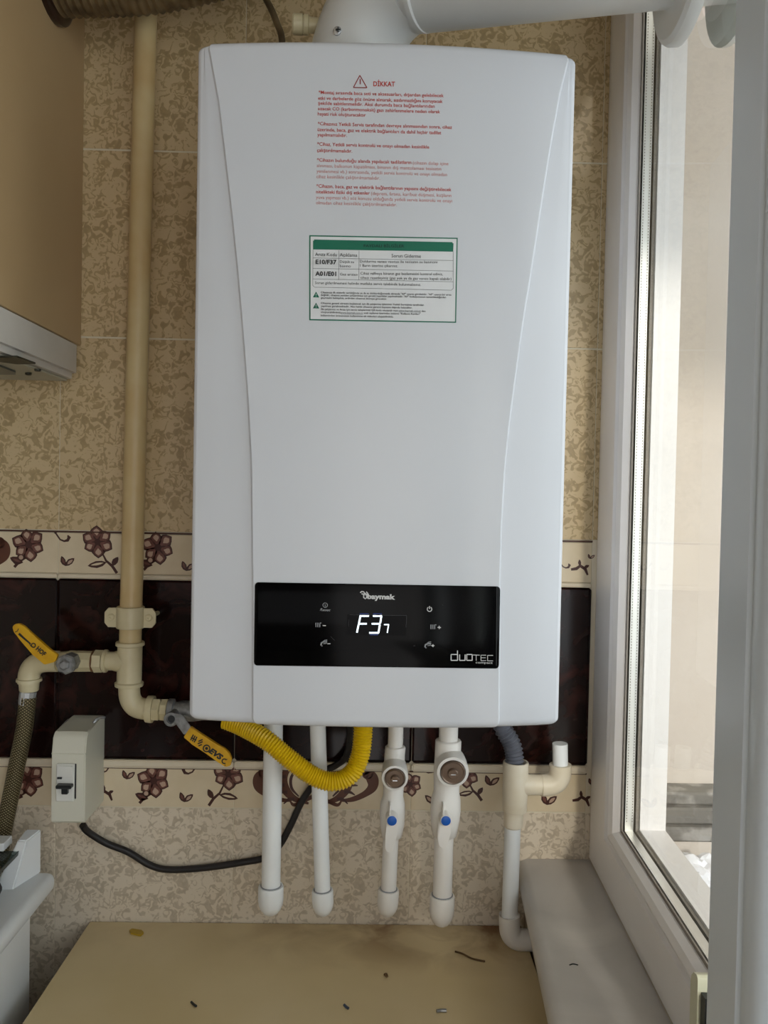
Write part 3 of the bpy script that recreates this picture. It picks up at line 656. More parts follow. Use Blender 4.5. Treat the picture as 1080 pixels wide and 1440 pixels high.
def tap(x, y, sgn):
    D.stroke([G(x, y+12), G(x+2, y+1), G(x+12, y-4), G(x+26, y-3)], 2.2, 'gprint'); D.stroke([G(x+9, y-5), G(x+16, y-10), G(x+26, y-11)], 1.1, 'gprint'); D.lines([G(x+10, y+5)+G(x+26, y+3)], 1., 'gprint'); D.lines([G(x+1, y+14)+G(x+7, y+14)], 1.2, 'gprint')
    D.lines([G(x+27, y+5)+G(x+40, y+5)], 1.2, 'wprint')
    if sgn > 0: D.lines([G(x+33.5, y-1)+G(x+33.5, y+11)], 1.2, 'wprint')
for a in ((304, 281, -1), (743, 289, 1)): D = Decal(SPN); tap(*a); D.done('button_symbol', panel)
D = Decal(SPN); D.ring(*G(762, 140), 3.2, 1.1, 'wprint', 1, -60, 240); D.lines([G(762, 127)+G(762, 139)], 1.1, 'wprint'); D.done('button_symbol', panel); D = Decal(SPN)
D.lines([G(a, b_)+G(c_, d) for a, b_, c_, d in ((853, 331, 880, 331), (853, 331, 853, 356), (853, 356, 880, 356), (880, 314, 880, 357), (889, 331, 889, 356), (889, 356, 912, 356), (912, 331, 912, 357), (919, 331, 942, 331), (919, 331, 919, 356), (919, 356, 942, 356), (942, 331, 942, 357))], 1.25, 'wprint')
D.lines([G(a, b_)+G(c_, d) for a, b_, c_, d in ((945, 333, 974, 334), (959, 333, 959, 357), (979, 334, 979, 357), (979, 334, 1001, 334), (979, 345, 999, 345), (979, 357, 1001, 357), (1007, 335, 1030, 335), (1007, 335, 1007, 358), (1007, 358, 1030, 358))], .75, 'wprint')
D.text('compact', G(957, 365), G(1028, 367), 4.6, 'wprint', 1, .0)
D.done('model_lettering', panel); D = Decal(SPN)
D.lines([G(815, 120)+G(820, 125), G(345, 255)+G(362, 272), G(694, 295)+G(702, 294)], .6, 'frame_line')
D.lines([G(1046, 45)+G(1044, 378)], .7, 'frame_line')
D.done('scratch', panel, kind='stuff')
D = Decal(SPN)
D.poly([G2(55, 296), G2(618, 306), G2(612, 500), G2(50, 490)], 'lcd', 2)
D.lines([G2(78, 300)+G2(620, 308), G2(620, 308)+G2(614, 420), G2(70, 350)+G2(68, 410)], .6, 'frame_line', 3)
D.lines([G2(a, b_)+G2(c_, d) for a, b_, c_, d in ((174, 312, 262, 312), (181, 312, 167, 382), (160, 386, 242, 386), (164, 392, 148, 470), (300, 312, 386, 312), (380, 314, 369, 382), (288, 386, 370, 386), (366, 392, 352, 474), (264, 472, 354, 472))], 2.4, 'seg', 3)
D.lines([G2(405, 394)+G2(453, 394), G2(448, 394)+G2(436, 472)], 1.6, 'seg', 3)
D.lines([G2(174, 291)+G2(258, 291), G2(300, 291)+G2(384, 291), G2(272, 491)+G2(350, 491)], 1.2, 'segdim', 3)
D.done('display', panel, 'lit display reading F37')

# ================================================================== FLUE
YE = -.155
flue = thing('flue_pipe', 'white enamelled flue elbow and pipe from the boiler top out through the window', 'flue', (-.01, YE, ZB1))
E0 = at(497, 40, YE); rf = .050
end = W(FU, -.006, FZ); zc = 2.034
b = BM()
xe = E0.x
arc = [Vector((xe, YE, ZB1+.0005)), Vector((xe, YE, ZB1+.02))]
c = Vector((xe+.085, YE, ZB1+.03)); hz = zc
dirp = (Vector((end.x, end.y, 0))-Vector((xe+.085, YE, 0))).normalized()
arc += [Vector((xe, YE, zc-.085)) + Vector((0, 0, .085))*math.sin(a) + dirp*.085*(1-math.cos(a)) for a in (RAD(k*9) for k in range(1, 11))]
tube(b, arc, rf+.003, 40); pe = arc[-1]
obj('elbow', b, 'flue', flue, smooth=40)
b = BM(); tube(b, [pe-dirp*.02, Vector((end.x, end.y, FZ))+(Vector((end.x, end.y, FZ))-pe).normalized()*.10], rf, 40); obj('pipe', b, 'flue', flue, smooth=40)
b = BM(); q = at(603, 27, -.16); pr = [(-.004, rf+.002), (-.003, rf+.0045), (.003, rf+.0045), (.004, rf+.002)]
revolve(b, pe+(Vector((end.x, end.y, FZ))-pe).normalized()*.016, (Vector((end.x, end.y, FZ))-pe), pr, 40); obj('seam_ring', b, 'flue', flue)
b = BM(); nrm = Vector((math.cos(AW), -math.sin(AW), 0))
revolve(b, W(FU, -.016, FZ), nrm, [(0, rf+.001), (.0, .078), (.003, .083), (.007, .085), (.0145, .085), (.0145, rf+.001)], 48); obj('inner_rosette', b, 'flue', flue, smooth=30)
b = BM(); revolve(b, W(FU, .042, FZ), nrm, [(0, rf+.001), (0, .085), (.006, .085), (.010, .080), (.012, rf+.001)], 48); obj('outer_rosette', b, 'flue', flue, smooth=30)
b = BM(); o1 = at(443, 36, YE); rr = rw(26, YE); ax = Vector((-1, -.05, .0)); revolve(b, Vector((xe-.04, YE, o1.z)), ax, [(0, rr*.75), (.013, rr*.8), (.014, rr*1.02), (.019, rr*1.02), (.0195, rr*.9), (.0205, rr*.9), (.021, rr*1.05), (.031, rr*1.05), (.033, rr*.9)], 20); obj('test_port_plug', b, 'cream', flue, 'cream plastic plug')
b = BM(); o1 = at(477, 44, YE-rf-.002); dv = (CAM-o1).normalized(); dv.z = 0; revolve(b, o1+Vector((0, .006, 0)), (-.35, -1, 0), [(0, .0035), (.007, .0052), (.008, .0048), (.009, .003), (.0088, .0005)], 16); sc = obj('screw', b, 'chrome', flue, 'metal cross-head screw')
b = BM(); o2 = o1+Vector((-.0012, -.0035, 0)); box(b, o2.x-.0028, o2.x+.0028, o2.y-.0006, o2.y+.0006, o2.z-.0007, o2.z+.0007); box(b, o2.x-.0007, o2.x+.0007, o2.y-.0006, o2.y+.0006, o2.z-.0028, o2.z+.0028); obj('screw_slot', b, 'ink', sc, smooth=0)

# ================================================================== PIPES UNDER THE BOILER
def capped(px0, pxb, wpx, ytop, ycap, yend, cw, label, m='pprw', Y=-.085):
    p0, p1, p2 = at(px0, 1012, Y), at(pxb, ycap, Y), at(pxb, yend, Y); r, rc = rw(wpx, Y), rw(cw, Y); ax = (p2-p0).normalized()
    p0 = p0-ax*((p0.z-ZB0)/ax.z) if False else p0; p0 = Vector((p0.x, Y, ZB0+.002))
    t = thing('capped_pipe', label, 'pipe', p2, 'capped white pipe stubs under the boiler')
    b = BM(); tube(b, [p0, p1+ax*.012], r, 24); obj('pipe', b, m, t)
    L = (p2-p1).length; b = BM(); revolve(b, p1, ax, [(-.0005, r*.9), (-.0005, rc*.96), (.001, rc), (L*.45, rc), (L*.62, rc*.95), (L*.78, rc*.8), (L*.9, rc*.58), (L*.97, rc*.32), (L, .0005)], 28); obj('end_cap', b, m, t)
    b = BM(); revolve(b, p1, ax, [(-.0016, r+.0001), (-.0016, r+.0012), (.0004, r+.0014), (.0004, r+.0001)], 24); obj('joint_ring', b, 'gprint', t)
    return t
capped(384.5, 381, 27, 1028, 1246, 1287, 36, 'thicker white capped pipe stub, leftmost under the boiler')
capped(444, 453.5, 22.5, 1028, 1252, 1288, 30.5, 'thinner white capped pipe stub behind the yellow hose loop')

def valve(px, s, label, Y=-.085):
    """s: dict of pixel measures"""
    t = thing('valve_pipe', label, 'valve', at(s['cap'][0], s['cap'][2], Y), 'white plastic stop valves under the boiler')
    P = lambda q, y=Y: at(q[0], q[1], y)
    top = P(s['top']); top = Vector((top.x, Y, ZB0+.002)); c0, c1 = P(s['col0']), P(s['col1']); r = rw(s['w'], Y)
    b = BM(); tube(b, [top, c0-Vector((0, 0, .004))], r, 24); obj('upper_pipe', b, 'ppr', t)
    rc = rw(s['cw'], Y); n0, n1, bu0, bu1, bu2 = [P(q) for q in (s['neck0'], s['neck1'], s['bulb0'], s['bulb1'], s['bulb2'])]; rn, rb = rw(s['nw'], Y), rw(s['bw'], Y)
    b = BM(); tube(b, [c0, c0-Vector((0, 0, .0005)), c0-Vector((0, 0, .002)), c1, n0, n1, bu0, bu0*.5+bu1*.5, bu1, bu2, bu2-Vector((0, 0, .002))], [r, rc*.94, rc, rc, rn*1.05, rn, rb*.97, rb, rb*.96, rb*.78, r], 28); obj('valve_body', b, 'ppr', t, smooth=50)
    fx = P(s['face']); rf_ = rw(s['fw'], Y-.04); ax = Vector((-.02, -1, -.12)).normalized()
    b = BM(); revolve(b, fx, ax, [(-.004, rf_*.8), (.0, rf_*.92), (.012, rf_*.97), (.030, rf_), (.033, rf_*.97), (.0335, rf_*.80), (.028, rf_*.78), (.028, 0.0005)], 36); obj('strainer_housing', b, 'ppr', t, smooth=40)
    rd = rf_*.755
    b = BM(); revolve(b, fx, ax, [(.026, rd), (.034, rd), (.0355, rd*.93), (.0345, rd*.84), (.0345, rd*.44), (.0385, rd*.42), (.0395, rd*.36), (.0395, .0005)], 32); sc = obj('strainer_cap', b, 'brass', t, 'brown metal screw cap', smooth=30)
    k = Vector((-.02, -.04, -.0)); b = BM(); cc = fx+ax*.0396; box(b, cc.x-.003, cc.x+.003, cc.y-.0007, cc.y+.0004, cc.z-.0005, cc.z+.0005); obj('cap_slot', b, 'chrome', sc, smooth=0)
    # lever
    YL = Y-rb-.010; b = BM(); pts = [at(x, y, YL) for x, y in s['lever']]; extrude(b, pts, (0, .006, 0)); es = [e for e in b.edges]; bmesh.ops.bevel(b, geom=es, offset=.0012, segments=2, affect='EDGES')
    kx, ky, kr = s['knob']; kp = at(kx, ky, YL); revolve(b, kp+Vector((0, .016, 0)), (0, -1, 0), [(0, rw(kr*2, YL)*1.2), (.012, rw(kr*2, YL)*1.25), (.019, rw(kr*2, YL)*1.25), (.021, rw(kr*2, YL)*1.1), (.021, .0005)], 28)
    rx, ry0, ry1 = s['ridge']; q0, q1 = at(rx, ry0, YL), at(rx, ry1, YL); box(b, q0.x-.0012, q0.x+.0012, YL-.004, YL+.012, q1.z, q0.z, .001, 1)
    lv = obj('lever', b, 'ppr', t, smooth=40)
    b = BM(); revolve(b, kp+Vector((0, -.0045, 0)), (0, -1, 0), [(0, rw(kr*2, YL)), (.0012, rw(kr*2, YL)), (.0018, rw(kr*2, YL)*.85), (.0018, .0005)], 24); obj('blue_dot', b, 'blue', lv, 'blue round cap')
    lp0, lp1, e = P(s['low0']), P(s['low1']), P((s['cap'][0], s['cap'][2])); axl = (e-lp0).normalized(); rl = rw(s['lw'], Y)
    b = BM(); tube(b, [lp0, lp1+axl*.012], rl, 24); obj('lower_pipe', b, 'ppr', t)
    L = (e-lp1).length; rcap = rw(s['cap'][1], Y); b = BM(); revolve(b, lp1, axl, [(-.0005, rl*.9), (-.0005, rcap*.96), (.001, rcap), (L*.45, rcap), (L*.62, rcap*.95), (L*.78, rcap*.8), (L*.9, rcap*.58), (L*.97, rcap*.32), (L, .0005)], 28); obj('end_cap', b, 'ppr', t)
    b = BM(); revolve(b, lp1, axl, [(-.0016, rl+.0001), (-.0016, rl+.0012), (.0004, rl+.0014), (.0004, rl+.0001)], 24); obj('joint_ring', b, 'gprint', t)
    return t
valve(0, dict(top=(557, 1020), w=21.5, col0=(556, 1049), col1=(555, 1062), cw=29, neck0=(554, 1095), neck1=(553, 1118), nw=28.5, bulb0=(552, 1129), bulb1=(551.5, 1160), bulb2=(551, 1176), bw=36, face=(555, 1078), fw=38.5, knob=(551, 1152, 6.8), ridge=(548.5, 1131, 1147), lever=[(544, 1150), (549, 1145), (557, 1148), (561, 1156), (559, 1172), (555, 1190), (551, 1199), (544, 1199), (541, 1192), (542, 1174)], low0=(550, 1168), low1=(546.5, 1251), lw=22, cap=(543.5, 30, 1289)), 'smaller white stop valve with a blue-dotted lever, next to the yellow hose')
valve(0, dict(top=(631, 1020), w=27, col0=(630.5, 1040), col1=(630, 1055), cw=37, neck0=(628.5, 1092), neck1=(628, 1112), nw=36, bulb0=(627, 1124), bulb1=(626, 1152), bulb2=(625, 1174), bw=43, face=(634, 1070), fw=46.5, knob=(626.5, 1152, 6.8), ridge=(623.5, 1131, 1147), lever=[(618, 1152), (624, 1145), (632, 1148), (636, 1156), (634, 1172), (630, 1188), (624, 1195), (617, 1190), (615, 1176)], low0=(624.5, 1166), low1=(622, 1259), lw=27.5, cap=(620.5, 35.5, 1303)), 'larger white stop valve with a blue-dotted lever, nearest the drain pipe')

# yellow gas hose
YH = -.118
o = BM(); path = [at(318, 1012, -.10), at(342, 1022, -.108), at(375, 1041, -.122), at(408, 1068, -.126), at(440, 1091, -.126), at(469, 1099, -.126), at(494, 1088, -.124), at(507, 1060, -.12), at(511, 1018, -.118)]
path.append(Vector((path[-1].x, path[-1].y, ZB0+.004))) if path[-1].z < ZB0+.002 else None
corrugated(o, path, rw(26, YH), .0009, .0036, 20); tag(obj('gas_hose', o, 'yellow', smooth=60), 'yellow corrugated gas hose looping below the boiler', 'hose')
# grey drain hose
o = BM(); YD = -.06; corrugated(o, [at(705, 1012, YD), at(708, 1026, YD), at(718, 1042, YD), at(723, 1060, YD), at(724, 1086, YD)], rw(24, YD), .0014, .005, 20); tag(obj('drain_hose', o, 'greyhose', smooth=60), 'grey ribbed drain hose dropping from the boiler into the beige tee', 'hose')
# beige drain
t = thing('drain_pipe', 'beige and white drain pipe with a side branch, in the corner by the windowsill', 'pipe', at(716, 1330, YD))
P = lambda x, y: at(x, y, YD)
b = BM(); q0, q1 = P(725.5, 1071), P(723.5, 1140); ax = (q1-q0).normalized(); L = (q1-q0).length; r = rw(36, YD); revolve(b, q0, ax, [(.012, r*.8), (0, r*.84), (0, r*.97), (.001, r), (L-.002, r*.97), (L, r*.93), (L, r*.6)], 32, cap=False)
h0, h1 = P(735, 1103), P(762, 1103.5); tube(b, [h0, h1], rw(29, YD), 24); obj('tee', b, 'pvcbeige', t, smooth=35)
b = BM(); q2, q3 = P(722.5, 1137), P(721.5, 1161); r2 = rw(28, YD); tube(b, [q2, q3, q3-Vector((0, 0, .002))], [r2, r2*.97, r2*.85], 28); obj('reducer', b, 'pvcbeige', t)
b = BM(); e = [P(x, y) for x, y in ((761, 1104), (768, 1104), (776, 1102.5), (783, 1098), (787, 1091), (788, 1083), (788, 1075))]; re_ = rw(31, YD); tube(b, [e[0]]+crv(e, 4), [re_*.93]+[re_]*(len(crv(e, 4))), 28); obj('branch_elbow', b, 'pvcbeige', t, smooth=35)
b = BM(); tube(b, [P(788, 1080), P(787.5, 1045.5)], rw(21.5, YD), 24); obj('open_stub', b, 'pprw', t, 'short bright white open pipe')
b = BM(); tube(b, [P(721, 1160), P(716.5, 1292)], rw(23, YD), 24); obj('lower_pipe', b, 'pprw', t)
b = BM(); e = [P(716.5, 1286), P(716.5, 1300), P(717.5, 1310), P(722, 1317.5), P(730, 1321), P(744, 1321.5), P(747.5, 1321.5)]; ee = crv(e, 4); re_ = rw(30, YD); tube(b, [ee[0]]+ee+[ee[-1]], [re_*.85]+[re_]*len(ee)+[re_*.8], 28); obj('bottom_elbow', b, 'ppr', t, smooth=35)
b = BM(); tube(b, [P(745, 1321), P(772, 1321.5)], rw(20, YD), 20); obj('outlet_pipe', b, 'pprw', t)

# ================================================================== GAS LINE ON THE LEFT
YG = -.045
G0 = lambda x, y: at(x, y, YG)
t = thing('gas_pipe', 'cream painted gas pipe running down the tiles left of the boiler', 'pipe', G0(182, 1010))
b = BM(); rp = rw(30.5, YG); bot = G0(183, 912); topp = G0(205.5, 5); tube(b, [topp+(topp-bot).normalized()*.35, bot], rp, 28); obj('riser', b, 'tan', t)
b = BM(); cc = G0(183.5, 868); axp = (topp-bot).normalized(); revolve(b, cc-axp*.0145, axp, [(0, rp+.0003), (0, rp+.003), (.001, rp+.0038), (.028, rp+.0038), (.029, rp+.003), (.029, rp+.0003)], 32)
for px in (159, 209):
    q = at(px, 869, -.045); pts = []
    sgn = -1 if px < 180 else 1; x0 = cc.x+sgn*(rp+.001); x1 = cc.x+sgn*(rp+.0195); z0, z1 = cc.z-.0135, cc.z+.0125
    extrude(b, [(x0, -.047, z0), (x0, -.047, z1), (x1-sgn*.005, -.047, z1), (x1, -.047, z1-.006), (x1, -.047, z0+.006), (x1-sgn*.005, -.047, z0)], (0, .004, 0))
cl = obj('pipe_clamp', b, 'cream', t, smooth=30)
for sgn in (-1, 1):
    b = BM(); q = Vector((cc.x+sgn*(rp+.0105), -.046, cc.z)); revolve(b, q, (0, -1, 0), [(0, .0048), (.003, .0048), (.0042, .0032), (.0042, .0012), (.003, .0005)], 18); tube(b, [q+Vector((0, .003, 0)), q+Vector((0, .046, 0))], .003, 10); obj('clamp_screw', b, 'cream', cl)
# tee
b = BM(); t0, t1 = G0(183, 903), G0(181.5, 964); at_ = (t1-t0).normalized(); L = (t1-t0).length; rt = rw(34, YG); rr_ = rw(39.5, YG)
revolve(b, t0, at_, [(-.0005, rp), (-.0005, rr_*.97), (.001, rr_), (.004, rr_), (.0055, rt), (L-.0055, rt), (L-.004, rr_), (L-.001, rr_), (L+.0005, rr_*.97), (L+.0005, rp)], 32)
s0, s1 = G0(178, 930), G0(146, 929.5); axs = (s1-s0).normalized(); Ls = (s1-s0).length; rs_ = rw(26, YG); revolve(b, s0, axs, [(0, rs_*1.25), (Ls*.45, rs_*1.1), (Ls*.6, rs_), (Ls-.005, rs_*1.0), (Ls-.004, rw(32, YG)), (Ls-.0005, rw(32, YG)), (Ls, rw(30, YG)), (Ls, rs_*.6)], 28); obj('tee', b, 'cream', t, smooth=40)
# lower elbow to the right
b = BM(); rel = rw(29.5, YG); e = [G0(181.5, 960), G0(182, 976), G0(184.5, 985), G0(190, 992.5), G0(198, 996), G0(207, 997), G0(211, 997.2)]; ee = crv(e, 5); tube(b, ee, rel, 28)
ax2 = (G0(215, 997.5)-G0(205, 997)).normalized(); revolve(b, G0(207, 997), ax2, [(-.001, rel), (0, rw(37, YG)), (.006, rw(38, YG)), (.0085, rw(37, YG)), (.0085, rel*.8)], 32); obj('elbow', b, 'cream', t, smooth=40)
b = BM(); n0 = G0(214, 997.5); revolve(b, n0, ax2, [(0, rw(26, YG)), (.001, rw(33, YG)), (.0105, rw(33, YG)), (.012, rw(28, YG))], 6, phase=.3); revolve(b, n0+ax2*.012, ax2, [(0, rw(24, YG)), (.0008, rw(31, YG)), (.009, rw(32, YG)), (.010, rw(26, YG))], 8, phase=.1); obj('union_nut', b, 'cream', t, smooth=20)
# right valve
b = BM(); v0 = n0+ax2*.021; rv = rw(28, YG); revolve(b, v0, ax2, [(0, rv*.85), (.001, rv*1.15), (.008, rv*1.15), (.010, rv*.85), (.02, rv*1.02), (.035, rv*1.0), (.05, rv*.8), (.06, rv*.8), (.13, rv*.75)], 24)
vb = obj('gas_valve', b, 'steel', t, 'grey metal valve body partly behind the boiler', smooth=35)
b = BM(); q = at(241, 1011, YG-.026); tube(b, [q+Vector((.002, .03, .004)), q], .0075, 16); revolve(b, q+Vector((0, .003, 0)), (0, -1, 0), [(0, .0095), (.006, .0095), (.007, .008), (.007, .0055), (.004, .005), (.004, .0005)], 18); obj('valve_stem', b, 'steel', vb, smooth=40)
b = BM(); q = at(241, 1011, YG-.033); revolve(b, q+Vector((0, -.0002, 0)), (0, -1, 0), [(0, .0047), (.0003, .0047)], 16); obj('stem_hole', b, 'ink', vb)
def blade(pts, Y, th, mi, parent, name, label=None):
    b = BM(); extrude(b, [at(x, y, Y) for x, y in pts], (0, th, 0)); bmesh.ops.bevel(b, geom=list(b.edges), offset=.0008, segments=2, affect='EDGES'); return obj(name, b, mi, parent, label, smooth=40)
YV = -.078
blade([(243, 1003), (256, 1005), (269, 1024), (259, 1034), (247, 1018)], YV, .0035, 'steel', vb, 'lever_neck')
lv = blade([(268, 1022), (285, 1034), (305, 1047), (316, 1053), (323, 1060), (326, 1068), (324, 1077), (317, 1079), (308, 1073), (290, 1060), (270, 1047), (258, 1037)], YV-.0012, .006, 'lever', vb, 'lever', 'yellow handle with black markings')
D = Decal(flat(YV-.0012, -.0003))
D.text('EVS', (294.5, 1055), (312, 1067), 10.5, 'ink', 1, .06, .2); D.ring(290.5, 1052.5, 4.6, 1.9, 'ink'); D.disc(290.5, 1052.5, 2.2, 'ink')
D.lines([(268, 1041, 272, 1033), (270.5, 1042.5, 274.5, 1034.5), (273, 1044, 277, 1036), (268.5, 1037, 276, 1041), (278, 1046, 285, 1043), (279, 1042.5, 285, 1040), (279, 1049, 284, 1047)], 1.8, 'ink'); D.ring(315.5, 1070.5, 3.2, 1.7, 'ink', 1, 60, 330); D.disc(319, 1068, .8, 'ink'); D.disc(316.5, 1076, .8, 'ink')
D.done('lever_print', vb)
# left branch
ax3 = (G0(110, 929)-G0(146, 929.5)).normalized(); b = BM(); revolve(b, G0(145.5, 930), ax3, [(0, rw(24, YG)), (.001, rw(31, YG)), (.012, rw(31.5, YG)), (.0135, rw(26, YG))], 6, phase=.2); obj('union_nut', b, 'cream', t, smooth=20)
b = BM(); revolve(b, G0(132, 930), ax3, [(-.001, rw(24, YG)), (0, rw(29, YG)), (.0015, rw(30, YG)), (.001, rw(29, YG))], 24); obj('rust_ring', b, 'rust', t)
b = BM(); revolve(b, G0(130.5, 930), ax3, [(0, rw(24, YG)), (0, rw(28.5, YG)), (.018, rw(29.5, YG)), (.032, rw(29.5, YG)), (.036, rw(27, YG)), (.05, rw(25, YG)), (.07, rw(23, YG))], 8, phase=.35); vb2 = obj('gas_valve', b, 'cream', t, smooth=30)
b = BM(); q = at(92, 934.5, YG-.034); revolve(b, q+Vector((0, .022, 0)), (0, -1, 0), [(0, .0125), (.016, .0125), (.0165, .0135), (.021, .0135), (.023, .0115)], 8); revolve(b, q, (0, -1, 0), [(0, .007), (.006, .0065), (.007, .005), (.007, .0005)], 6); obj('lever_nut', b, 'steel', vb2, 'grey steel nut', smooth=25)
lv2 = blade([(81, 921), (77, 931), (62, 935), (46, 921), (28, 900), (19, 889), (17, 882), (20, 878), (27, 877), (34, 881), (50, 896), (68, 912)], YV-.001, .006, 'lever', vb2, 'lever', 'yellow handle with black markings')
D = Decal(flat(YV-.001, -.0003))
D.stroke([(21, 889), (24.5, 887.5), (26, 884)], 1.1, 'ink'); D.stroke([(26.5, 891), (33, 897), (43, 905.5)], [3.4, 2.8, 2.2], 'ink'); D.ring(47, 907.5, 2.8, 1.6, 'ink'); D.stroke([(40, 903), (44, 909), (49, 910.5)], 1.3, 'ink')
D.text('HOF', (51.5, 911.5), (63, 921.5), 9., 'ink', 1, .05)
D.done('lever_print', vb2)
b = BM(); e = [G0(82, 930), G0(68, 930), G0(57, 931.5), G0(47.5, 936.5), G0(42, 945), G0(40.5, 955), G0(40.5, 960)]; ee = crv(e, 5); re_ = rw(29.5, YG); tube(b, ee, re_, 28)
revolve(b, G0(41, 953.5), (0, 0, -1), [(0, re_), (.0005, rw(34, YG)), (.004, rw(34.5, YG)), (.0045, re_)], 28); revolve(b, G0(41, 957.5), (0, 0, -1), [(0, rw(28, YG)), (.012, rw(26, YG)), (.0135, rw(24, YG))], 28); obj('elbow', b, 'cream', t, smooth=40)
# braided hose
hz = thing('braided_hose', 'brassy braided metal gas hose hanging at the far left', 'hose', G0(5, 1200))
hp = [G0(40, 975), at(38, 990, -.045), at(34, 1025, -.042), at(24, 1075, -.037), at(15, 1120, -.032), at(6, 1165, -.028), at(-2, 1215, -.026), at(-8, 1270, -.026)]
b = BM(); pp = crv(hp, 10); tube(b, pp, [rw(17, -.05)]*2+[rw(20, -.05)]*2+[rw(23, -.05)]*(len(pp)-4), 20); obj('hose', b, 'braid', hz)
b = BM(); d_ = (pp[8]-pp[0]).normalized(); revolve(b, G0(40, 971.5), d_, [(0, rw(20, YG)), (.0005, rw(23.5, YG)), (.018, rw(22.5, YG)), (.019, rw(20, YG))], 12); obj('ferrule', b, 'chrome', hz, 'metal end sleeve', smooth=25)

# ================================================================== BREAKER BOX, CABLE
bx = thing('breaker_box', 'small cream breaker box with a sloping top, on the tiles below the gas pipe', 'electrical box', at(110, 1160, -.03))
YF = -.078; A = lambda x, y: at(x, y, YF)
f0, f1, f2, f3 = A(74.5, 1059), A(121.5, 1061), A(117.5, 1161), A(69.5, 1155)
xl, xr = (f0.x+f3.x)/2, (f1.x+f2.x)/2; zb, zs_, zf = A(93, 1158).z, A(98, 1060).z, A(98, 1033).z; zt_ = at(110, 1011, -.02).z
b = BM(); prof = [(0, zb+.004), (-.002, zb), (YF+.003, zb), (YF, zb+.003), (YF, zs_-.0006), (YF+.0008, zs_), (YF+.0002, zs_+.0006), (YF+.004, zf-.006), (YF+.007, zf-.002), (YF+.011, zf+.001), (-.021, zt_-.001), (-.018, zt_), (0, zt_)]
extrude(b, [(xl, y, z) for y, z in prof], (xr-xl, 0, 0)); bmesh.ops.bevel(b, geom=[e for e in b.edges if abs(e.verts[0].co.x-e.verts[1].co.x) < 1e-6 and min(e.verts[0].co.y, e.verts[1].co.y) < -.001], offset=.0012, segments=2, affect='EDGES'); hs = obj('housing', b, 'box', bx, smooth=30)
b = BM(); m0, m1 = A(80.5, 1073), A(105, 1126); box(b, m0.x, m1.x, YF-.004, YF+.004, m1.z, m0.z, .001, 1); k0, k1 = A(82, 1074), A(104, 1098); hexa(b, [(k0.x, YF-.003, k1.z), (k1.x, YF-.003, k1.z), (k1.x, YF+.002, k1.z), (k0.x, YF+.002, k1.z)], [(k0.x+.003, YF-.0065, k0.z-.001), (k1.x, YF-.0065, k0.z-.001), (k1.x, YF+.002, k0.z-.001), (k0.x+.003, YF+.002, k0.z-.001)])
mc = obj('breaker_module', b, 'mcb', bx, smooth=30)
b = BM(); a0, a1 = at(78.5, 1104, YF-.012), at(100.5, 1109.5, YF-.012); box(b, a0.x, a1.x, YF-.014, YF-.004, a1.z, a0.z, .001, 1); a0, a1 = at(84.5, 1109, YF-.012), at(93.5, 1119, YF-.012); box(b, a0.x, a1.x, YF-.0085, YF-.003, a1.z, a0.z, .0008, 1); obj('toggle', b, 'toggle', mc, 'black T-shaped switch')
b = BM(); a0, a1 = A(83, 1091), A(89, 1093.5); box(b, a0.x, a1.x, YF-.0062, YF-.003, a1.z, a0.z); m0, m1 = A(105, 1074), A(107, 1123); box(b, m0.x, m1.x, YF-.0006, YF+.002, m1.z, m0.z); obj('slot', b, 'ink', mc, smooth=0)
b = BM(); q0 = at(131, 1018, -.032); tube(b, crv([q0, q0+Vector((.003, .004, .005)), q0+Vector((.007, .009, .006)), q0+Vector((.01, .016, .005))], 4), .002, 8); obj('lead_seal_wire', b, 'chrome', bx, 'shiny metal hook')
b = BM(); cp = [at(116, 1160, -.03), at(124, 1170, -.022), at(150, 1186, -.012), at(180, 1198, -.009), at(212, 1217, -.008), at(240, 1223, -.008), at(290, 1220, -.008), at(345, 1212, -.009), at(372, 1206, -.009), at(392, 1190, -.009), at(408, 1162, -.009), at(424, 1128, -.010), at(440, 1104, -.012), at(458, 1084, -.014), at(474, 1075, -.016), at(488, 1060, -.03), at(494, 1012, -.05)]
tube(b, crv(cp, 8), rw(9.5, -.008), 12); tag(obj('power_cable', b, 'rubber'), 'black power cable drooping from the breaker box to the boiler', 'cable')

# ================================================================== CUPBOARD, HOOD, DUCT
XH = -.4035
t = thing('wall_cabinet', 'beige laminate wall cabinet above the cooker hood at the top left', 'cabinet', (-.70, -.16, 1.646))
b = BM(); box(b, -1.0, XH, -.32, -.001, 1.646, 2.36, .001, 1); obj('carcass', b, 'veneer', t)
for x0, x1, hx in ((-1.0, -.702, -.73), (-.700, XH, -.67)):
    b = BM(); box(b, x0+.001, x1-.001, -.34, -.321, 1.648, 2.358, .002, 1); d = obj('door', b, 'veneer', t)
    b = BM(); tube(b, [(hx, -.341, 1.70), (hx, -.365, 1.70), (hx, -.365, 1.80), (hx, -.341, 1.80)], .004, 10); obj('handle', b, 'chrome', d)
t = thing('cooker_hood', 'slim white cooker hood under the beige cabinet, at the left edge', 'cooker hood', (-.70, -.2, 1.596))
b = BM(); XR = -.4005
P8 = [(XR-.6, -.02), (XR-.6, -.46), (XR, -.46), (XR, -.0265), (XR-.003, -.022), (XR-.010, -.02)]
extrude(b, [(x, y, 1.6055) for x, y in P8], (0, 0, .0375)); extrude(b, [(x-.006 if x > -.5 else x, y, 1.5975) for x, y in P8], (0, 0, .009)); obj('shell', b, 'hoodw', t, smooth=30)
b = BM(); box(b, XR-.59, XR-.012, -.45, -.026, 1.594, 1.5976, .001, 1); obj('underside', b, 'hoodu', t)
b = BM()
for i in range(10): box(b, XR-.56+i*.05, XR-.515+i*.05, -.43, -.20, 1.591, 1.5945, .001, 1)
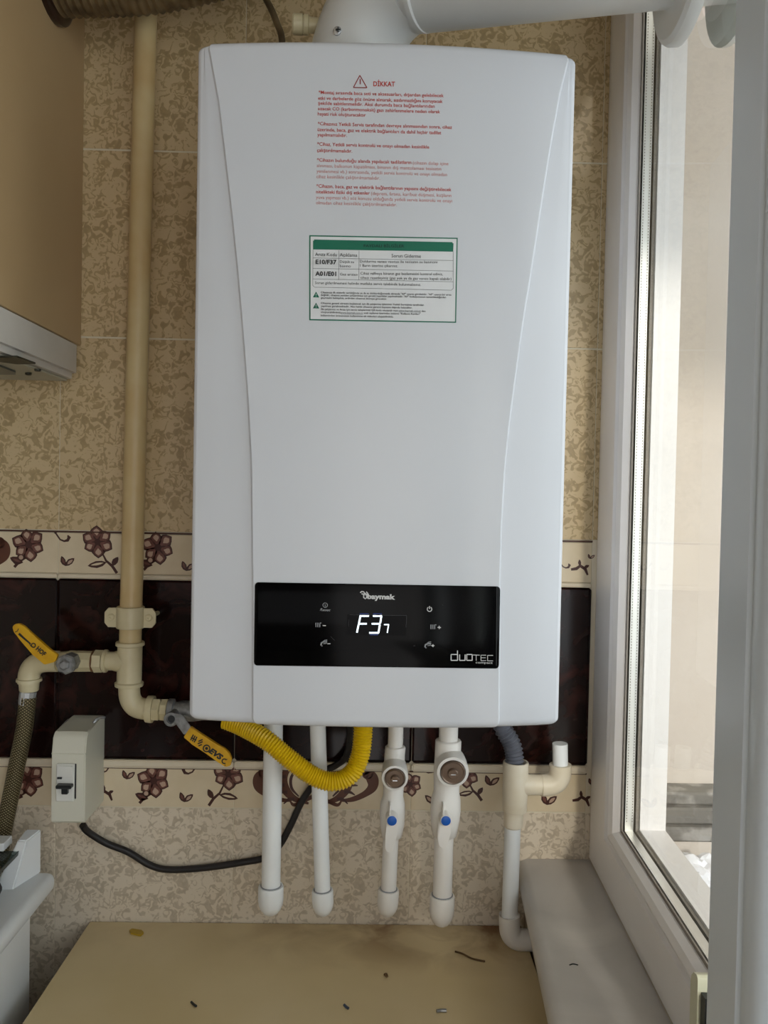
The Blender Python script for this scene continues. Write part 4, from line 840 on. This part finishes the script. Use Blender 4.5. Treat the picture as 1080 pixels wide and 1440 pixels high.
obj('grease_filter', b, 'filter', t, 'dark slatted filter')
b = BM(); q0 = atz(2, 508, 1.593); q1 = atz(46, 510, 1.593); extrude(b, [atz(x, y, 1.5925) for x, y in ((-40, 504), (24, 502.5), (50, 512), (24, 512.5))], (0, 0, .002)); obj('filter_slot', b, 'filter', t)
b = BM(); extrude(b, [atz(x, y, 1.5915) for x, y in ((-50, 514), (-2, 515), (22, 524), (22, 527), (-50, 527))], (0, 0, .003)); obj('hood_lamp', b, 'lens', t, 'dark teal lamp cover')
for x, y in ((53, 519), (40, 524.5)):
    b = BM(); q = atz(x, y, 1.5935); revolve(b, q, (0, 0, -1), [(0, .004), (.002, .004), (.0028, .003), (.0028, .0005)], 14); obj('button', b, 'filter', t)
t = thing('exhaust_duct', 'grimy brown flexible exhaust duct across the top left corner', 'duct', (-.3, -.10, 2.07))
b = BM(); corrugated(b, [Vector((-.398, -.12, at(100, -48, -.12).z)), at(150, -50, -.12), at(200, -53, -.12), at(260, -64, -.12), at(330, -85, -.11), at(420, -130, -.1), at(520, -220, -.1)], .0555, .0014, .009, 28); obj('duct', b, 'duct', t, smooth=60)
b = BM(); revolve(b, (-.4034, -.12, at(100, -48, -.12).z), (1, 0, 0), [(0, .06), (.0, .066), (.006, .066), (.009, .06), (.009, .05)], 36); obj('collar', b, 'ductend', t, 'dark shiny collar')
b = BM(); tube(b, crv([at(360, -30, -.03), at(372, -5, -.03), at(382, 14, -.032), at(390, 34, -.032), at(396, 52, -.034), at(398, 90, -.034)], 6), rw(9, -.03), 10); tag(obj('cord', b, 'duct'), 'short tan brown cord hanging on the tiles behind the boiler top', 'cord')

# ================================================================== STOVE
XS = -.4094
t = thing('stove', 'white enamelled stove with a glass lid, in the lower left corner', 'stove', (-.73, -.3, 0))
b = BM(); box(b, XS-.60, -.4175, -.57, -.117, .04, .9124, .003, 2); obj('body', b, 'enamel', t)
b = BM(); box(b, XS-.61, XS, -.60, -.0539, .909, .9345, .010, 4); obj('hob_top', b, 'enamel', t, smooth=50)
b = BM(); q = lambda x, y, Y: at(x, y, Y)
hb = [(-.4677, -.1093, .9343), (-.4438, -.1093, .9343), (-.428, -.0596, .9343), (-.4677, -.0596, .9343)]; ht = [(-.4496, -.0835, .9871), (-.4376, -.0835, .9871), (-.428, -.0596, .9928), (-.4476, -.0596, .9928)]
hexa(b, hb, ht); bmesh.ops.bevel(b, geom=list(b.edges), offset=.0015, segments=2, affect='EDGES'); obj('hinge_block', b, 'enamel', t, smooth=40)
b = BM(); box(b, -1.0, -.4462, -.56, -.0883, .9718, .9756); gl = obj('glass_lid', b, 'lidglass', t, smooth=0)
b = BM(); box(b, -.4462, -.4452, -.56, -.0883, .9713, .9761); obj('lid_edge', b, 'glassedge', gl, smooth=0)
b = BM(); box(b, -1.0, -.463, -.093, -.0672, .9765, .9871, .001, 1); obj('lid_rail', b, 'enamel', t)
b = BM()
for cx_, cy_ in ((-.562, -.21), (-.562, -.45), (-.84, -.21), (-.84, -.45)):
    pts = []; a_ = .112; rr_ = .03
    for sx_, sy_, a0 in ((1, 1, 0), (-1, 1, 90), (-1, -1, 180), (1, -1, 270)):
        for k in range(5): an = RAD(a0+k*22.5); pts.append(Vector((cx_+sx_*(a_-rr_)+rr_*math.cos(an), cy_+sy_*(a_-.02-rr_)+rr_*math.sin(an), .9488)))
    pts.append(pts[0]); tube(b, pts, .0065, 10)
    for dx, dy in ((1, 0), (-1, 0), (0, 1), (0, -1)): tube(b, [(cx_+dx*.11, cy_+dy*.09, .9488), (cx_+dx*.03, cy_+dy*.03, .9526)], .005, 8)
    for dx in (-1, 1):
        for dy in (-1, 1): tube(b, [(cx_+dx*.1, cy_+dy*.082, .9488), (cx_+dx*.1, cy_+dy*.082, .9347)], .005, 8)
obj('pan_grate', b, 'iron', t, 'black iron pan supports')
for cx_, cy_ in ((-.562, -.21), (-.562, -.45), (-.84, -.21), (-.84, -.45)):
    b = BM(); revolve(b, (cx_, cy_, .9345), (0, 0, 1), [(0, .035), (.006, .034), (.007, .026), (.011, .025), (.012, .001)], 24); obj('burner', b, 'iron', t)
for k in range(5):
    b = BM(); revolve(b, (-.93+k*.1, -.57, .84), (0, -1, 0), [(0, .02), (.02, .017), (.022, .001)], 20); obj('knob', b, 'mcb', t)
b = BM(); box(b, XS-.58, -.46, -.585, -.571, .2, .78, .004, 2); od = obj('oven_door', b, 'enamel', t)
b = BM(); tube(b, [(-.95, -.586, .74), (-.95, -.61, .74), (-.52, -.61, .74), (-.52, -.586, .74)], .007, 10); obj('handle', b, 'chrome', od)

# ================================================================== WORKTOP AND CABINET
b = BM(); xa, xb = -.3815, .2295; ZW = .838
hexa(b, [(xa, -.002, ZW-.018), (xb, -.002, ZW-.018), (xb-.004, -.6, ZW-.018), (xa-.004, -.6, ZW-.018)], [(xa, -.002, ZW), (xb, -.002, ZW), (xb-.004, -.6, ZW), (xa-.004, -.6, ZW)])
bmesh.ops.bevel(b, geom=list(b.edges), offset=.001, segments=1, affect='EDGES')
tag(obj('worktop', b, 'board', origin=((xa+xb)/2, -.3, ZW), smooth=30), 'stained beige laminate worktop below the boiler', 'worktop')
t = thing('base_cabinet', 'low beige cabinet carrying the stained worktop', 'cabinet', (-.08, -.29, 0))
b = BM(); box(b, xa+.01, xb-.016, -.56, -.005, .08, ZW-.0185, .001, 1); box(b, xa+.03, xb-.03, -.5, -.02, 0, .08); obj('carcass', b, 'cabedge', t)
b = BM(); box(b, -.408, xa+.009, -.575, -.555, .0, ZW-.02, .001, 1); obj('added_light_block', b, 'veneer', t)  # unseen strip, added to keep front light out of the gap beside the stove
for x0, x1 in ((xa+.012, -.077), (-.075, xb-.018)):
    b = BM(); box(b, x0, x1, -.58, -.561, .09, ZW-.025, .002, 1); d = obj('door', b, 'veneer', t)
    hx = -.1 if x1 < 0 else -.05; b = BM(); tube(b, [(hx, -.581, .68), (hx, -.6, .68), (hx, -.6, .78), (hx, -.581, .78)], .004, 8); obj('handle', b, 'chrome', d)
# crumbs on the worktop and sill
def crumb(name, pts, Z, r, m, label, cat):
    b = BM(); tube(b, crv([atz(x, y, Z+r) for x, y in pts], 4), r, 8); tag(obj(name, b, m), label, cat)
MT['ychip'] = mat('yellow_chip', '#b08f1c', .5); MT['bluebit'] = mat('dull_blue', '#4a5568', .5); MT['brownbit'] = mat('brown_bit', '#5d4426', .7)
b = BM(); extrude(b, [atz(x, y, ZW+.0004) for x, y in ((182, 1310), (186, 1308), (199, 1310), (202, 1313), (198, 1317), (184, 1314))], (0, 0, .0025)); tag(obj('putty_scrap', b, 'ychip'), 'yellow scrap on the worktop near its left rear corner', 'scrap')
crumb('wire_offcut', [(269, 1409), (272, 1412), (276, 1415)], ZW, .0014, 'ink', 'black wire offcut on the left half of the worktop', 'scrap')
crumb('wire_offcut', [(484, 1413), (487, 1416), (490, 1418)], ZW, .0016, 'bluebit', 'small blue-grey wire offcut at the middle of the worktop', 'scrap')
crumb('screw', [(614, 1422), (620, 1421), (628, 1421)], ZW, .002, 'steel', 'small grey metal screw on the right half of the worktop', 'screw')
crumb('plaster_crumb', [(541, 1371), (543, 1370), (544, 1373)], ZW, .0018, 'brownbit', 'brown crumb on the worktop below the smaller stop valve', 'scrap')
crumb('rust_flake', [(640, 1338), (650, 1341), (664, 1348), (682, 1352)], ZW, .0012, 'brownbit', 'long rusty flake on the worktop left of the drain elbow', 'scrap')
crumb('hair_strand', [(801, 1357), (806, 1355.5), (813, 1357)], ZB, .0006, 'ink', 'curved black hair on the marble windowsill', 'hair')
bpy.data.objects.remove(_to, do_unlink=True)
